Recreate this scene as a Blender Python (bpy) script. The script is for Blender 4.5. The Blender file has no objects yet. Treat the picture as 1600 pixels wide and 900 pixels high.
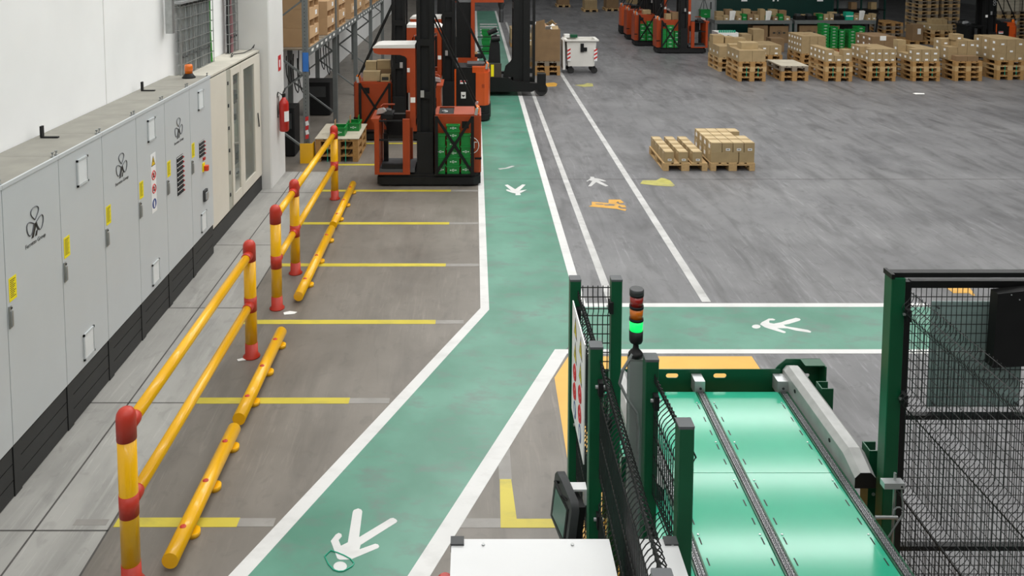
import bpy, math, random
from mathutils import Vector, Matrix
random.seed(7)
SC = bpy.context.scene
COL = SC.collection
PI = math.pi

# ------------------------------------------------------------------ camera
cam_d = bpy.data.cameras.new('camera')
cam_d.sensor_fit = 'HORIZONTAL'
cam_d.sensor_width = 36.0
cam_d.lens = 1270.0 / 1600.0 * 36.0
cam_d.shift_x = (800 - 740) / 1600.0
cam_d.shift_y = -(450 - 0.84) / 1600.0
cam_d.clip_end = 300
cam = bpy.data.objects.new('camera', cam_d)
COL.objects.link(cam)
cam.location = (0, 0, 4.25)
cam.rotation_euler = (PI / 2 - math.atan(0.0794), 0, 0)
SC.camera = cam

# ------------------------------------------------------------------ world, lamps, exposure
SC.view_settings.view_transform = 'Standard'
SC.view_settings.look = 'None'
SC.view_settings.gamma = 1.0
SC.view_settings.use_curve_mapping = False
SC.view_settings.exposure = 0.0
W = bpy.data.worlds.new('world')
SC.world = W
W.use_nodes = True
W.node_tree.nodes['Background'].inputs[0].default_value = (0.9, 0.95, 1.0, 1)
W.node_tree.nodes['Background'].inputs[1].default_value = 0.3

CEIL = 9.0
def strip_light(x, y, sx, sy, power, col=(1, 0.992, 0.975)):
    l = bpy.data.lights.new('ceiling_lamp', 'AREA')
    l.shape = 'RECTANGLE'; l.size = sx; l.size_y = sy
    l.energy = power; l.color = col
    o = bpy.data.objects.new('ceiling_lamp', l)
    COL.objects.link(o); o.location = (x, y, CEIL - 0.15)
# rows of roof lights run across the hall, a few metres apart
for yy in (-5.0, -0.5, 4.0, 8.3, 12.4, 14.4, 16.4, 18.5, 20.5, 24.0, 28.0, 33.0, 38.5, 45.0, 53.0):
    d = 0.62 if yy > 26 else 1.0
    if yy > 13.5: strip_light(0.7, yy, 5.8, 0.5, 150*d)
    else: strip_light(-0.2, yy, 7.6, 0.5, 183)
    strip_light(11.0, yy, 13.8, 0.5, 240*d)

# ------------------------------------------------------------------ helpers
def lin(h):
    h = h.lstrip('#')
    c = [int(h[i:i+2], 16) / 255 for i in (0, 2, 4)]
    return [x / 12.92 if x <= 0.04045 else ((x + 0.055) / 1.055) ** 2.4 for x in c] + [1]
MATS = {}
def mat(name, hexc, rough=0.5, metal=0.0, var=0.0, scale=6.0, bump=0.0, hex2=None, stretch=None, emit=0, alpha=1.0, trans=0.0, coat=0.0, spec=None, detail=4):
    """Principled material with procedural colour variation and relief."""
    if name in MATS: return MATS[name]
    m = bpy.data.materials.new(name); m.use_nodes = True
    nt = m.node_tree; b = nt.nodes['Principled BSDF']
    c = lin(hexc)
    b.inputs['Roughness'].default_value = rough
    b.inputs['Metallic'].default_value = metal
    if spec is not None: b.inputs['Specular IOR Level'].default_value = spec
    tc = nt.nodes.new('ShaderNodeTexCoord'); mp = nt.nodes.new('ShaderNodeMapping')
    nt.links.new(tc.outputs['Object'], mp.inputs[0])
    if stretch: mp.inputs['Scale'].default_value = stretch
    nz = nt.nodes.new('ShaderNodeTexNoise'); nz.inputs['Scale'].default_value = scale; nz.inputs['Detail'].default_value = detail
    nt.links.new(mp.outputs[0], nz.inputs['Vector'])
    rp = nt.nodes.new('ShaderNodeValToRGB')
    rp.color_ramp.elements[0].position = 0.32; rp.color_ramp.elements[1].position = 0.68
    c2 = lin(hex2) if hex2 else [min(1, x * (1 + var)) for x in c[:3]] + [1]
    c1 = c if hex2 else [x * (1 - var) for x in c[:3]] + [1]
    rp.color_ramp.elements[0].color = c1; rp.color_ramp.elements[1].color = c2
    nt.links.new(nz.outputs[0], rp.inputs[0]); nt.links.new(rp.outputs[0], b.inputs['Base Color'])
    if bump:
        bp = nt.nodes.new('ShaderNodeBump'); bp.inputs['Strength'].default_value = bump; bp.inputs['Distance'].default_value = 0.01
        nt.links.new(nz.outputs[0], bp.inputs['Height']); nt.links.new(bp.outputs[0], b.inputs['Normal'])
    if emit:
        b.inputs['Emission Color'].default_value = c; b.inputs['Emission Strength'].default_value = emit
    if alpha < 1: b.inputs['Alpha'].default_value = alpha
    if trans: b.inputs['Transmission Weight'].default_value = trans
    if coat: b.inputs['Coat Weight'].default_value = coat; b.inputs['Coat Roughness'].default_value = 0.08
    MATS[name] = m
    return m

class MB:
    """Collects boxes, bars, tubes and prisms; build() links them as one mesh object."""
    def __init__(s): s.v = []; s.f = []
    def add(s, vs, fs):
        n = len(s.v); s.v += [tuple(p) for p in vs]; s.f += [tuple(i + n for i in f) for f in fs]; return s
    def box(s, x0, x1, y0, y1, z0, z1):
        return s.add([(x0,y0,z0),(x1,y0,z0),(x1,y1,z0),(x0,y1,z0),(x0,y0,z1),(x1,y0,z1),(x1,y1,z1),(x0,y1,z1)],
            [(0,3,2,1),(4,5,6,7),(0,1,5,4),(1,2,6,5),(2,3,7,6),(3,0,4,7)])
    def cbox(s, x0, x1, y0, y1, z0, z1, c):
        """box with its four upright edges chamfered"""
        return s.prism([(x0+c,y0),(x1-c,y0),(x1,y0+c),(x1,y1-c),(x1-c,y1),(x0+c,y1),(x0,y1-c),(x0,y0+c)], 'z', z0, z1)
    def prism(s, poly, axis, a0, a1):
        n = len(poly)
        def P(p, a):
            return (p[0], p[1], a) if axis == 'z' else (p[0], a, p[1]) if axis == 'y' else (a, p[0], p[1])
        area = sum(poly[i][0]*poly[(i+1)%n][1]-poly[(i+1)%n][0]*poly[i][1] for i in range(n))
        q = list(poly) if area > 0 else list(poly)[::-1]
        if axis == 'y': q = q[::-1]
        vs = [P(p, a0) for p in q] + [P(p, a1) for p in q]
        fs = [tuple(range(n-1, -1, -1)), tuple(range(n, 2*n))]
        fs += [(i, (i+1) % n, (i+1) % n + n, i + n) for i in range(n)]
        return s.add(vs, fs)
    def bar(s, p0, p1, w, h=None, up=(0,0,1)):
        h = h or w
        p0 = Vector(p0); p1 = Vector(p1); d = (p1-p0).normalized(); u = Vector(up)
        if abs(d.dot(u)) > 0.98: u = Vector((0,1,0))
        r = d.cross(u).normalized(); u = r.cross(d)
        vs = []
        for p in (p0, p1):
            for a, b in ((-1,-1),(1,-1),(1,1),(-1,1)): vs.append(p + r*a*w/2 + u*b*h/2)
        return s.add(vs, [(0,1,2,3),(7,6,5,4),(0,4,5,1),(1,5,6,2),(2,6,7,3),(3,7,4,0)])
    def cyl(s, p0, p1, r0, r1=None, n=16, caps=True):
        r1 = r0 if r1 is None else r1
        p0 = Vector(p0); p1 = Vector(p1); d = (p1-p0).normalized()
        u = Vector((0,0,1)) if abs(d.z) < 0.9 else Vector((1,0,0))
        a = d.cross(u).normalized(); b = a.cross(d)
        vs = []
        for p, r in ((p0, r0), (p1, r1)):
            for i in range(n):
                t = 2*PI*i/n; vs.append(p + (a*math.cos(t) + b*math.sin(t))*r)
        fs = [(i, i+n, (i+1) % n + n, (i+1) % n) for i in range(n)]
        if caps: fs += [tuple(range(n)), tuple(range(2*n-1, n-1, -1))]
        return s.add(vs, fs)
    def tube(s, pts, r, n=6, closed=False):
        pts = [Vector(p) for p in pts]; N = len(pts); vs = []; fs = []; prev = None
        for i, p in enumerate(pts):
            if closed: t = pts[(i+1) % N] - pts[i-1]
            else: t = pts[min(i+1, N-1)] - pts[max(i-1, 0)]
            t.normalize()
            if prev is None:
                u = Vector((0,0,1)) if abs(t.z) < 0.9 else Vector((1,0,0))
                a = t.cross(u).normalized()
            else:
                a = (prev - t*prev.dot(t)).normalized()
            prev = a; b = t.cross(a)
            vs += [p + (a*math.cos(2*PI*k/n) + b*math.sin(2*PI*k/n))*r for k in range(n)]
        for i in range(N if closed else N-1):
            j = (i+1) % N
            fs += [(i*n+k, i*n+(k+1) % n, j*n+(k+1) % n, j*n+k) for k in range(n)]
        if not closed: fs += [tuple(range(n-1, -1, -1)), tuple((N-1)*n+k for k in range(n))]
        return s.add(vs, fs)
    def lathe(s, prof, c=(0,0,0), n=20, axis='z'):
        vs = []; fs = []; m = len(prof)
        for r, z in prof:
            for i in range(n):
                t = 2*PI*i/n; x, y = r*math.cos(t), r*math.sin(t)
                vs.append((c[0]+x, c[1]+y, c[2]+z) if axis == 'z' else (c[0]+x, c[1]+z, c[2]+y) if axis == 'y' else (c[0]+z, c[1]+x, c[2]+y))
        for j in range(m-1):
            fs += [(j*n+i, j*n+(i+1) % n, (j+1)*n+(i+1) % n, (j+1)*n+i) for i in range(n)]
        fs += [tuple(range(n-1, -1, -1)), tuple((m-1)*n+i for i in range(n))]
        return s.add(vs, fs)
    def mesh(s, name, m, smooth=False):
        me = bpy.data.meshes.new(name); me.from_pydata(s.v, [], s.f); me.materials.append(m)
        if smooth:
            for p in me.polygons: p.use_smooth = len(p.vertices) == 4
        me.update(); return me
    def build(s, name, m, parent=None, loc=(0,0,0), smooth=False, world=False):
        if world and parent is not None:
            o = Vector((0,0,0)); q = parent
            while q is not None: o += q.location; q = q.parent
            s.v = [tuple(Vector(p) - o) for p in s.v]
        return link(name, s.mesh(name, m, smooth), parent, loc)
def link(name, me, parent=None, loc=(0,0,0)):
    o = bpy.data.objects.new(name, me); COL.objects.link(o)
    o.location = loc; o.parent = parent; return o
def tag(o, label, cat=None, group=None, kind=None):
    if label: o['label'] = label
    if cat: o['category'] = cat
    if group: o['group'] = group
    if kind: o['kind'] = kind
    return o
def thing(name, label, cat, loc=(0,0,0), rz=0, group=None):
    o = bpy.data.objects.new(name, None); COL.objects.link(o)
    o.empty_display_size = 0.1; o.location = loc; o.rotation_euler = (0,0,rz)
    return tag(o, label, cat, group)
def struct(name, mb, m, label=None):
    o = mb.build(name, m); o['kind'] = 'structure'
    if label: o['label'] = label
    return o
def copy_tree(o, parent=None):
    c = o.copy(); COL.objects.link(c); c.parent = parent
    for ch in o.children: copy_tree(ch, c)
    return c
def dup(o, loc, label, rz=None, group=None):
    c = copy_tree(o); c.location = loc; c['label'] = label
    if rz is not None: c.rotation_euler = (0,0,rz)
    if group: c['group'] = group
    return c
def curve_mesh(name, loops, depth, m):
    """flat plate with holes: first loop is the outline (2-D, local XY), depth along local Z"""
    cu = bpy.data.curves.new(name, 'CURVE'); cu.dimensions = '2D'; cu.fill_mode = 'BOTH'; cu.extrude = depth / 2
    for lp in loops:
        sp = cu.splines.new('POLY'); sp.points.add(len(lp)-1); sp.use_cyclic_u = True
        for p, q in zip(sp.points, lp): p.co = (q[0], q[1], 0, 1)
    o = bpy.data.objects.new(name, cu); COL.objects.link(o)
    dg = bpy.context.evaluated_depsgraph_get(); me = bpy.data.meshes.new_from_object(o.evaluated_get(dg))
    bpy.data.objects.remove(o); bpy.data.curves.remove(cu)
    me.name = name; me.materials.clear(); me.materials.append(m); return me
def text_mesh(name, s, size, m, depth=0.001, align='CENTER'):
    cu = bpy.data.curves.new(name, 'FONT'); cu.body = s; cu.size = size; cu.align_x = align; cu.align_y = 'CENTER'; cu.extrude = depth / 2
    o = bpy.data.objects.new(name, cu); COL.objects.link(o)
    dg = bpy.context.evaluated_depsgraph_get(); me = bpy.data.meshes.new_from_object(o.evaluated_get(dg))
    bpy.data.objects.remove(o); bpy.data.curves.remove(cu)
    me.name = name; me.materials.clear(); me.materials.append(m); return me
def circ(cx, cy, r, n=20): return [(cx+r*math.cos(2*PI*i/n), cy+r*math.sin(2*PI*i/n)) for i in range(n)]
ORD = ['first','second','third','fourth','fifth','sixth','seventh','eighth','ninth','tenth','eleventh','twelfth']
NUM = ['one','two','three','four','five','six','seven','eight','nine']

# ------------------------------------------------------------------ materials
def floor_material(name, ca, cb, joint=None, streak=1.0, rough=0.42):
    """worn, power-floated concrete: blotches, tyre streaks, fine scratches and patchy gloss"""
    m = bpy.data.materials.new(name); m.use_nodes = True; nt = m.node_tree; b = nt.nodes['Principled BSDF']
    N = nt.nodes.new; L = nt.links.new
    tc = N('ShaderNodeTexCoord')
    n1 = N('ShaderNodeTexNoise'); n1.inputs['Scale'].default_value = 0.55; n1.inputs['Detail'].default_value = 7; n1.inputs['Roughness'].default_value = 0.62
    L(tc.outputs['Object'], n1.inputs['Vector'])
    r1 = N('ShaderNodeValToRGB'); r1.color_ramp.elements[0].position = 0.3; r1.color_ramp.elements[1].position = 0.7
    r1.color_ramp.elements[0].color = lin(ca); r1.color_ramp.elements[1].color = lin(cb)
    L(n1.outputs[0], r1.inputs[0])
    last = r1.outputs[0]
    mk = N('ShaderNodeTexNoise'); mk.inputs['Scale'].default_value = 0.4; mk.inputs['Detail'].default_value = 3
    L(tc.outputs['Object'], mk.inputs['Vector'])
    mr = N('ShaderNodeMapRange'); mr.inputs[1].default_value = 0.38; mr.inputs[2].default_value = 0.62
    L(mk.outputs[0], mr.inputs[0])
    for rot, sc, lo, hi, amt, fac in ((0.6, (3.2, 0.7, 1), 0.50, 0.68, 0.62, 0.85), (1.35, (1.6, 0.35, 1), 0.50, 0.68, 0.68, 0.8), (-0.5, (14, 1.1, 1), 0.58, 0.70, 1.5, 0.8), (1.0, (24, 1.6, 1), 0.61, 0.70, 1.6, 0.7), (0.35, (34, 2.2, 1), 0.62, 0.70, 1.6, 0.7), (0.2, (6, 5, 1), 0.58, 0.70, 0.66, 0.7)):
        mp = N('ShaderNodeMapping'); mp.inputs['Rotation'].default_value = (0, 0, rot); mp.inputs['Scale'].default_value = sc
        L(tc.outputs['Object'], mp.inputs[0])
        nz = N('ShaderNodeTexNoise'); nz.inputs['Scale'].default_value = 1.0; nz.inputs['Detail'].default_value = 6; nz.inputs['Distortion'].default_value = 1.2
        L(mp.outputs[0], nz.inputs['Vector'])
        rr = N('ShaderNodeMapRange'); rr.inputs[1].default_value = lo; rr.inputs[2].default_value = hi; rr.inputs[3].default_value = 0; rr.inputs[4].default_value = fac * streak
        L(nz.outputs[0], rr.inputs[0])
        mu = N('ShaderNodeMath'); mu.operation = 'MULTIPLY'; L(rr.outputs[0], mu.inputs[0]); L(mr.outputs[0], mu.inputs[1])
        mx = N('ShaderNodeMix'); mx.data_type = 'RGBA'; mx.blend_type = 'MULTIPLY'
        mx.inputs['B'].default_value = (amt, amt, amt, 1)
        L(mu.outputs[0] if sc[0] > 10 else rr.outputs[0], mx.inputs['Factor']); L(last, mx.inputs['A']); last = mx.outputs['Result']
    L(last, b.inputs['Base Color'])
    n2 = N('ShaderNodeTexNoise'); n2.inputs['Scale'].default_value = 3; n2.inputs['Detail'].default_value = 6
    L(tc.outputs['Object'], n2.inputs['Vector'])
    rg = N('ShaderNodeMapRange'); rg.inputs[3].default_value = rough - 0.1; rg.inputs[4].default_value = rough + 0.14
    L(n2.outputs[0], rg.inputs[0]); L(rg.outputs[0], b.inputs['Roughness'])
    bp = N('ShaderNodeBump'); bp.inputs['Strength'].default_value = 0.06; L(n2.outputs[0], bp.inputs['Height']); L(bp.outputs[0], b.inputs['Normal'])
    MATS[name] = m; return m
def paint_material(name, ca, cb, wear, worn, rough=0.45, scale=1.3):
    """floor paint with worn and stained patches"""
    m = bpy.data.materials.new(name); m.use_nodes = True; nt = m.node_tree; b = nt.nodes['Principled BSDF']
    N = nt.nodes.new; L = nt.links.new
    tc = N('ShaderNodeTexCoord')
    n1 = N('ShaderNodeTexNoise'); n1.inputs['Scale'].default_value = scale; n1.inputs['Detail'].default_value = 6
    L(tc.outputs['Object'], n1.inputs['Vector'])
    r1 = N('ShaderNodeValToRGB'); r1.color_ramp.elements[0].position = 0.35; r1.color_ramp.elements[1].position = 0.65
    r1.color_ramp.elements[0].color = lin(ca); r1.color_ramp.elements[1].color = lin(cb); L(n1.outputs[0], r1.inputs[0])
    mp = N('ShaderNodeMapping'); mp.inputs['Scale'].default_value = (1.6, 3.2, 1); mp.inputs['Rotation'].default_value = (0, 0, 0.5); L(tc.outputs['Object'], mp.inputs[0])
    n2 = N('ShaderNodeTexNoise'); n2.inputs['Scale'].default_value = 1.6; n2.inputs['Detail'].default_value = 8; n2.inputs['Roughness'].default_value = 0.65
    L(mp.outputs[0], n2.inputs['Vector'])
    rr = N('ShaderNodeMapRange'); rr.inputs[1].default_value = 0.5; rr.inputs[2].default_value = 0.72; rr.inputs[3].default_value = 0; rr.inputs[4].default_value = wear
    L(n2.outputs[0], rr.inputs[0])
    mx = N('ShaderNodeMix'); mx.data_type = 'RGBA'; mx.inputs['B'].default_value = lin(worn)
    L(rr.outputs[0], mx.inputs['Factor']); L(r1.outputs[0], mx.inputs['A']); L(mx.outputs['Result'], b.inputs['Base Color'])
    b.inputs['Roughness'].default_value = rough
    MATS[name] = m; return m
M_floor = floor_material('hall concrete', '#5f5f61', '#777778')
M_floorL = floor_material('warm bay concrete', '#69635b', '#807a72', streak=0.5)
M_strip = floor_material('pale strip concrete', '#94938f', '#abaaa5', streak=0.5, rough=0.5)
M_green = paint_material('green walkway paint', '#427b66', '#588f7b', 0.85, '#5f6d67', 0.36)
M_whitel = paint_material('white line paint', '#cdcdcb', '#d6d6d4', 0.35, '#a3a29f')
M_whitew = paint_material('worn white line paint', '#adadab', '#c2c2c0', 0.6, '#8a8988', scale=3)
M_yellowl = paint_material('yellow line paint', '#bcac30', '#ccbc40', 0.45, '#8f8748')
M_orangel = paint_material('orange zone paint', '#d8a23c', '#e2b04c', 0.2, '#bd923f')
M_amberp = paint_material('amber pictogram paint', '#c4902f', '#d09f3e', 0.5, '#857a66', scale=6)
M_fadey = paint_material('faded yellow paint', '#9c9748', '#aea955', 0.8, '#757470', scale=8)
M_grit = paint_material('old line ghost', '#85827d', '#928f8a', 0.6, '#77736c', scale=5)
M_joint = mat('joint sealant', '#4c4a47', 0.8, var=0.2)
M_wall = mat('white plaster', '#eeefee', 0.75, var=0.03, scale=1.2, hex2='#f4f5f4')
M_pill = mat('pillar paint', '#d9d9d6', 0.7, var=0.03, scale=1.5)
M_cab = mat('light grey enamel', '#c3c8ca', 0.42, var=0.02, scale=2)
M_cabtop = mat('dusty grey steel', '#8f8d84', 0.7, var=0.08, scale=5)
M_black = mat('black steel', '#0d0e0e', 0.5, var=0.2, scale=8, spec=0.35)
M_blackm = mat('matt black plastic', '#131415', 0.6, var=0.15, scale=9, spec=0.35)
M_plinth = mat('black plinth steel', '#232424', 0.5, var=0.15, scale=3)
M_dark = mat('dark grey plastic', '#3b3d3e', 0.55, var=0.1)
M_beige = mat('beige enamel', '#d8d3c6', 0.45, var=0.03, scale=2)
M_beigein = mat('beige mounting plate', '#a9a99d', 0.5, var=0.04)
M_glassd = mat('door glass', '#b8c4be', 0.04, alpha=0.14, spec=0.6)
M_steel = mat('galvanised steel', '#a9abaa', 0.38, 0.75, var=0.12, scale=14)
M_alu = mat('aluminium', '#c8cacb', 0.35, 0.7, var=0.05)
M_rack = mat('grey rack steel', '#6f7473', 0.5, 0.25, var=0.08, scale=5)
M_yel = mat('yellow safety plastic', '#f0b404', 0.28, var=0.05, scale=3, coat=0.25)
M_red = mat('red safety plastic', '#bb3423', 0.42, var=0.06, scale=5)
M_ext = mat('extinguisher red', '#b3221b', 0.3, var=0.05, coat=0.3)
M_stick = mat('yellow label', '#f4e20f', 0.5, var=0.03)
M_ink = mat('dark print', '#2c2b27', 0.6, var=0.1)
M_inkg = mat('grey print', '#54565a', 0.55, var=0.08)
M_white = mat('white vinyl', '#eceded', 0.45, var=0.02)
M_redp = mat('red print', '#c42b2b', 0.5, var=0.04)
M_bluep = mat('blue print', '#1f3f86', 0.5, var=0.04)
M_blue = mat('blue rack plate', '#2f72c4', 0.45, var=0.06)
M_orange = mat('order picker red orange', '#9c3c15', 0.42, var=0.08, scale=4)
M_orange2 = mat('bright orange cover', '#c44f18', 0.3, var=0.05, scale=3, coat=0.2)
M_roofw = mat('white roof cover', '#d8d6d1', 0.45, var=0.04)
M_amber = mat('amber lens', '#e2700f', 0.25, var=0.1, coat=0.4)
M_crate = mat('green bin plastic', '#0b7f35', 0.4, var=0.06, scale=6)
M_cratel = mat('white bin print', '#d6e3da', 0.5, var=0.05)
M_fence = mat('fence green powder coat', '#085232', 0.36, var=0.06, scale=6)
M_machine = mat('machine green', '#0a4d31', 0.35, var=0.06, scale=4)
M_sheet = mat('glossy green sheet', '#33a684', 0.11, var=0.05, scale=1.6, coat=0.3)
M_rail = mat('galvanised guard', '#a8a9a7', 0.5, 0.35, var=0.1, scale=10)
M_card = mat('brown cardboard', '#9d8762', 0.75, var=0.08, scale=5)
M_card2 = mat('tan cardboard', '#a38e68', 0.75, var=0.08, scale=5)
M_card3 = mat('dark cardboard', '#83694a', 0.8, var=0.08, scale=4)
M_card4 = mat('kraft cardboard', '#a8946f', 0.75, var=0.07, scale=5)
M_cardp = mat('reddish cardboard', '#a57f5c', 0.8, var=0.07, scale=3)
M_tape = mat('parcel tape', '#cbb892', 0.35, var=0.04)
M_wood = mat('pale pallet wood', '#b99a6c', 0.75, var=0.16, scale=5, stretch=(9, 0.8, 9), bump=0.2)
M_wood2 = mat('brown pallet wood', '#a27c4a', 0.8, var=0.18, scale=5, stretch=(9, 0.8, 9), bump=0.2)
M_wood3 = mat('grey pallet wood', '#857a6a', 0.85, var=0.15, scale=5, stretch=(9, 0.8, 9), bump=0.2)
M_plank = mat('weathered sheet', '#b5ae9c', 0.8, var=0.08, scale=3)
M_strap = mat('green strap', '#19a382', 0.4, var=0.05)
M_wire = mat('black coated wire', '#191b1b', 0.42, 0.3, var=0.15)
M_rub = mat('rubber', '#1e1e1e', 0.7, var=0.2, scale=12)
M_gwall = mat('dark green cladding', '#06302a', 0.4, var=0.1, scale=1.5)
M_grey = mat('grey cladding', '#8d9090', 0.5, var=0.05)
M_darkwall = mat('dark grey wall paint', '#6d7070', 0.8, var=0.06, scale=0.5)  # one even dull grey for the hall walls and shelf back
M_ceil = mat('roof soffit', '#c8caca', 0.85, var=0.05, scale=0.4)
M_screen = mat('screen glass', '#5b6e66', 0.15, var=0.05, scale=2)
M_pane = mat('tinted polycarbonate', '#93aca7', 0.35, alpha=0.8, var=0.04, scale=2)
M_ctop = mat('white sheet steel', '#c9caca', 0.3, 0.1, var=0.03, scale=2)
M_bag = mat('dark cloth', '#1f2224', 0.8, var=0.2)
M_paper = mat('paper', '#e8e8e4', 0.7, var=0.05)
M_litr = mat('red lens', '#8c1a10', 0.2, var=0.1, coat=0.5)
M_lita = mat('amber tower lens', '#c86a0c', 0.2, var=0.1, coat=0.5)
M_litg = mat('lit green lens', '#10c95a', 0.2, emit=1.4)
M_seat = mat('dark grey rubber floor', '#4a4b4d', 0.7, var=0.08)
M_pvc = mat('grey cable sheath', '#7d8281', 0.55, var=0.12, scale=20)
M_cabg = mat('green cable sheath', '#2c8c2a', 0.5, var=0.08)
M_pinkc = mat('reddish cable sheath', '#8d6468', 0.55, var=0.1)
M_cord = mat('black cable', '#202122', 0.55, var=0.1)

# ------------------------------------------------------------------ hall shell
floor = struct('floor', MB().box(-6, 32, -12, 70, -0.2, 0), M_floor, 'grey power-floated concrete hall floor with tyre marks')
MB().box(-2.62, 0.08, -8, 40, 0.0, 0.0006).build('bay_floor', M_floorL, floor)
MB().box(0.08, 0.95, -8, 8.0, 0.0, 0.0004).build('bay_floor', M_floorL, floor)
MB().box(-4.5, -2.62, 14.4, 60, 0.0, 0.0006).build('bay_floor', M_floorL, floor)  # darker concrete under the rack, colour standing in for the shade there
MB().box(-4.5, -2.62, -8, 14.4, 0.0, 0.0012).build('slab_strip', M_strip, floor)
j = MB(); j.box(-3.155, -3.14, -8, 14.4, 0.0012, 0.0018); j.box(-2.63, -2.615, -8, 40, 0.0012, 0.0018)
for yy in (4.25, 5.5, 7.1, 9.0, 10.9, 13.2): j.box(-4.0, -2.62, yy, yy+0.014, 0.0012, 0.0018)
j.box(-0.4, 24, 13.95, 13.962, 0.0008, 0.002)
j.build('floor_joint', M_joint, floor)

def mark(name, poly, m, z=0.0022, label=None):
    o = MB().prism(poly, 'z', 0.0007, z).build(name, m, floor)
    if label: o['label'] = label
    return o
def rect(x0, x1, y0, y1): return [(x0,y0),(x1,y0),(x1,y1),(x0,y1)]
# green walkways
kx = (-1.513 - 0.168) / (5.094 - 8.963); k2 = (-0.439 - 0.838) / (5.094 - 8.07)
lx = lambda y: 0.178 + kx * (y - 8.963)
rx = lambda y: 0.838 + k2 * (y - 8.07)
mark('walkway_paint', [(lx(1.0),1.0),(rx(1.0),1.0),(0.838,8.07),(0.95,8.07),(1.19,8.4),(1.19,46),(0.178,46),(0.178,8.963)], M_green, 0.0019, 'green painted walkway bending towards the camera')
mark('walkway_paint', rect(1.19,5.25,8.07,9.03), M_green, 0.0020, 'green painted branch walkway crossing to the right')
ww = 0.105
mark('white_line', [(lx(1.0)-0.145,1.0),(lx(1.0),1.0),(0.178,8.963),(0.178,46),(0.078,46),(0.078,9.0)], M_whitel, 0.0026)
mark('white_line', [(rx(1.0),1.0),(rx(1.0)+0.145,1.0),(0.955,7.985),(5.25,7.985),(5.25,8.07),(0.838,8.07)], M_whitel, 0.0026)
mark('white_line', rect(1.19,1.30,9.12,46), M_whitel, 0.0026)
mark('white_line', rect(1.19,5.25,9.03,9.125), M_whitel, 0.0028)
mark('white_line', rect(1.56,1.655,9.125,40), M_whitew, 0.0026)
mark('white_line', rect(2.66,2.765,9.16,40), M_whitew, 0.0026)
# yellow bay lines with the grey ghosts of older paint
for y, xe in ((5.592,-1.71),(7.144,-1.14),(8.67,-0.42),(10.23,-0.36),(11.76,-0.36),(13.31,-0.38),(14.86,-0.4),(16.42,-0.4)):
    mark('bay_line', rect(-2.6,xe,y-0.05,y+0.045), M_yellowl, 0.0024)
    mark('old_line', rect(xe,min(0.07,lx(y)-0.16),y-0.045,y+0.04), M_grit, 0.0020)
mark('old_line', rect(-2.9,-2.66,5.56,5.62), M_grit, 0.0022)
mark('corner_mark', [(0.195,5.535),(0.7,5.535),(0.7,5.625),(0.315,5.625),(0.295,6.06),(0.205,6.06)], M_yellowl, 0.0024, 'yellow painted corner mark')
mark('old_line', rect(0.2,0.3,6.06,6.6), M_grit, 0.0020)
mark('old_line', rect(-0.15,0.195,5.535,5.63), M_grit, 0.0020)
mark('orange_zone', [(0.96,7.93),(2.82,7.93),(2.82,3.0),(0.72,3.0),(0.78,7.53)], M_orangel, 0.0023, 'orange painted keep-clear zone under the conveyor')
for k in range(5): mark('white_line', rect(0.3,1.12,34.4+k*1.1,34.9+k*1.1), M_whitew, 0.0028)
WALKER_NEAR = [(-0.894, 5.695), (-0.889, 5.715), (-0.86, 5.732), (-0.835, 5.72), (-0.824, 5.7), (-0.811, 5.441), (-0.609, 5.628), (-0.589, 5.633), (-0.567, 5.619), (-0.556, 5.602), (-0.561, 5.586), (-0.778, 5.379), (-0.79, 5.37), (-0.793, 5.327), (-0.69, 5.379), (-0.67, 5.373), (-0.659, 5.356), (-0.663, 5.34), (-0.834, 5.238), (-0.865, 5.233), (-0.916, 5.233), (-0.934, 5.246), (-1.006, 5.405), (-0.981, 5.467), (-0.963, 5.483), (-0.942, 5.472), (-0.935, 5.449), (-0.952, 5.414), (-0.927, 5.36), (-0.884, 5.392)]
HEAD_NEAR= [(-0.856, 5.174), (-0.857, 5.158), (-0.864, 5.144), (-0.878, 5.135), (-0.895, 5.132), (-0.913, 5.135), (-0.929, 5.144), (-0.942, 5.158), (-0.948, 5.174), (-0.947, 5.19), (-0.939, 5.204), (-0.926, 5.213), (-0.909, 5.216), (-0.89, 5.213), (-0.874, 5.204), (-0.862, 5.19)]
LOOP= [(-1.022, 5.26), (-0.99, 5.313), (-0.939, 5.293), (-0.89, 5.268), (-0.84, 5.235), (-0.811, 5.198), (-0.819, 5.174), (-0.852, 5.146), (-0.874, 5.13), (-0.905, 5.128), (-0.941, 5.142), (-0.984, 5.19)]
WALKER_SIDE= [(3.143, 8.61), (3.18, 8.659), (3.262, 8.722), (3.287, 8.743), (3.331, 8.746), (3.352, 8.722), (3.334, 8.701), (3.281, 8.701), (3.262, 8.666), (3.26, 8.642), (3.299, 8.624), (3.398, 8.659), (3.467, 8.701), (3.597, 8.761), (3.631, 8.743), (3.632, 8.718), (3.611, 8.694), (3.462, 8.617), (3.394, 8.596), (3.408, 8.562), (3.506, 8.528), (3.617, 8.481), (3.638, 8.447), (3.618, 8.421), (3.482, 8.467), (3.409, 8.515), (3.295, 8.524), (3.361, 8.441), (3.345, 8.414), (3.325, 8.414), (3.24, 8.481), (3.171, 8.542)]
HEAD_SIDE= [(3.13, 8.558), (3.121, 8.541), (3.106, 8.526), (3.087, 8.517), (3.068, 8.513), (3.051, 8.517), (3.039, 8.526), (3.034, 8.541), (3.036, 8.558), (3.046, 8.575), (3.061, 8.59), (3.08, 8.6), (3.099, 8.603), (3.116, 8.6), (3.128, 8.59), (3.133, 8.575)]
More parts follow.
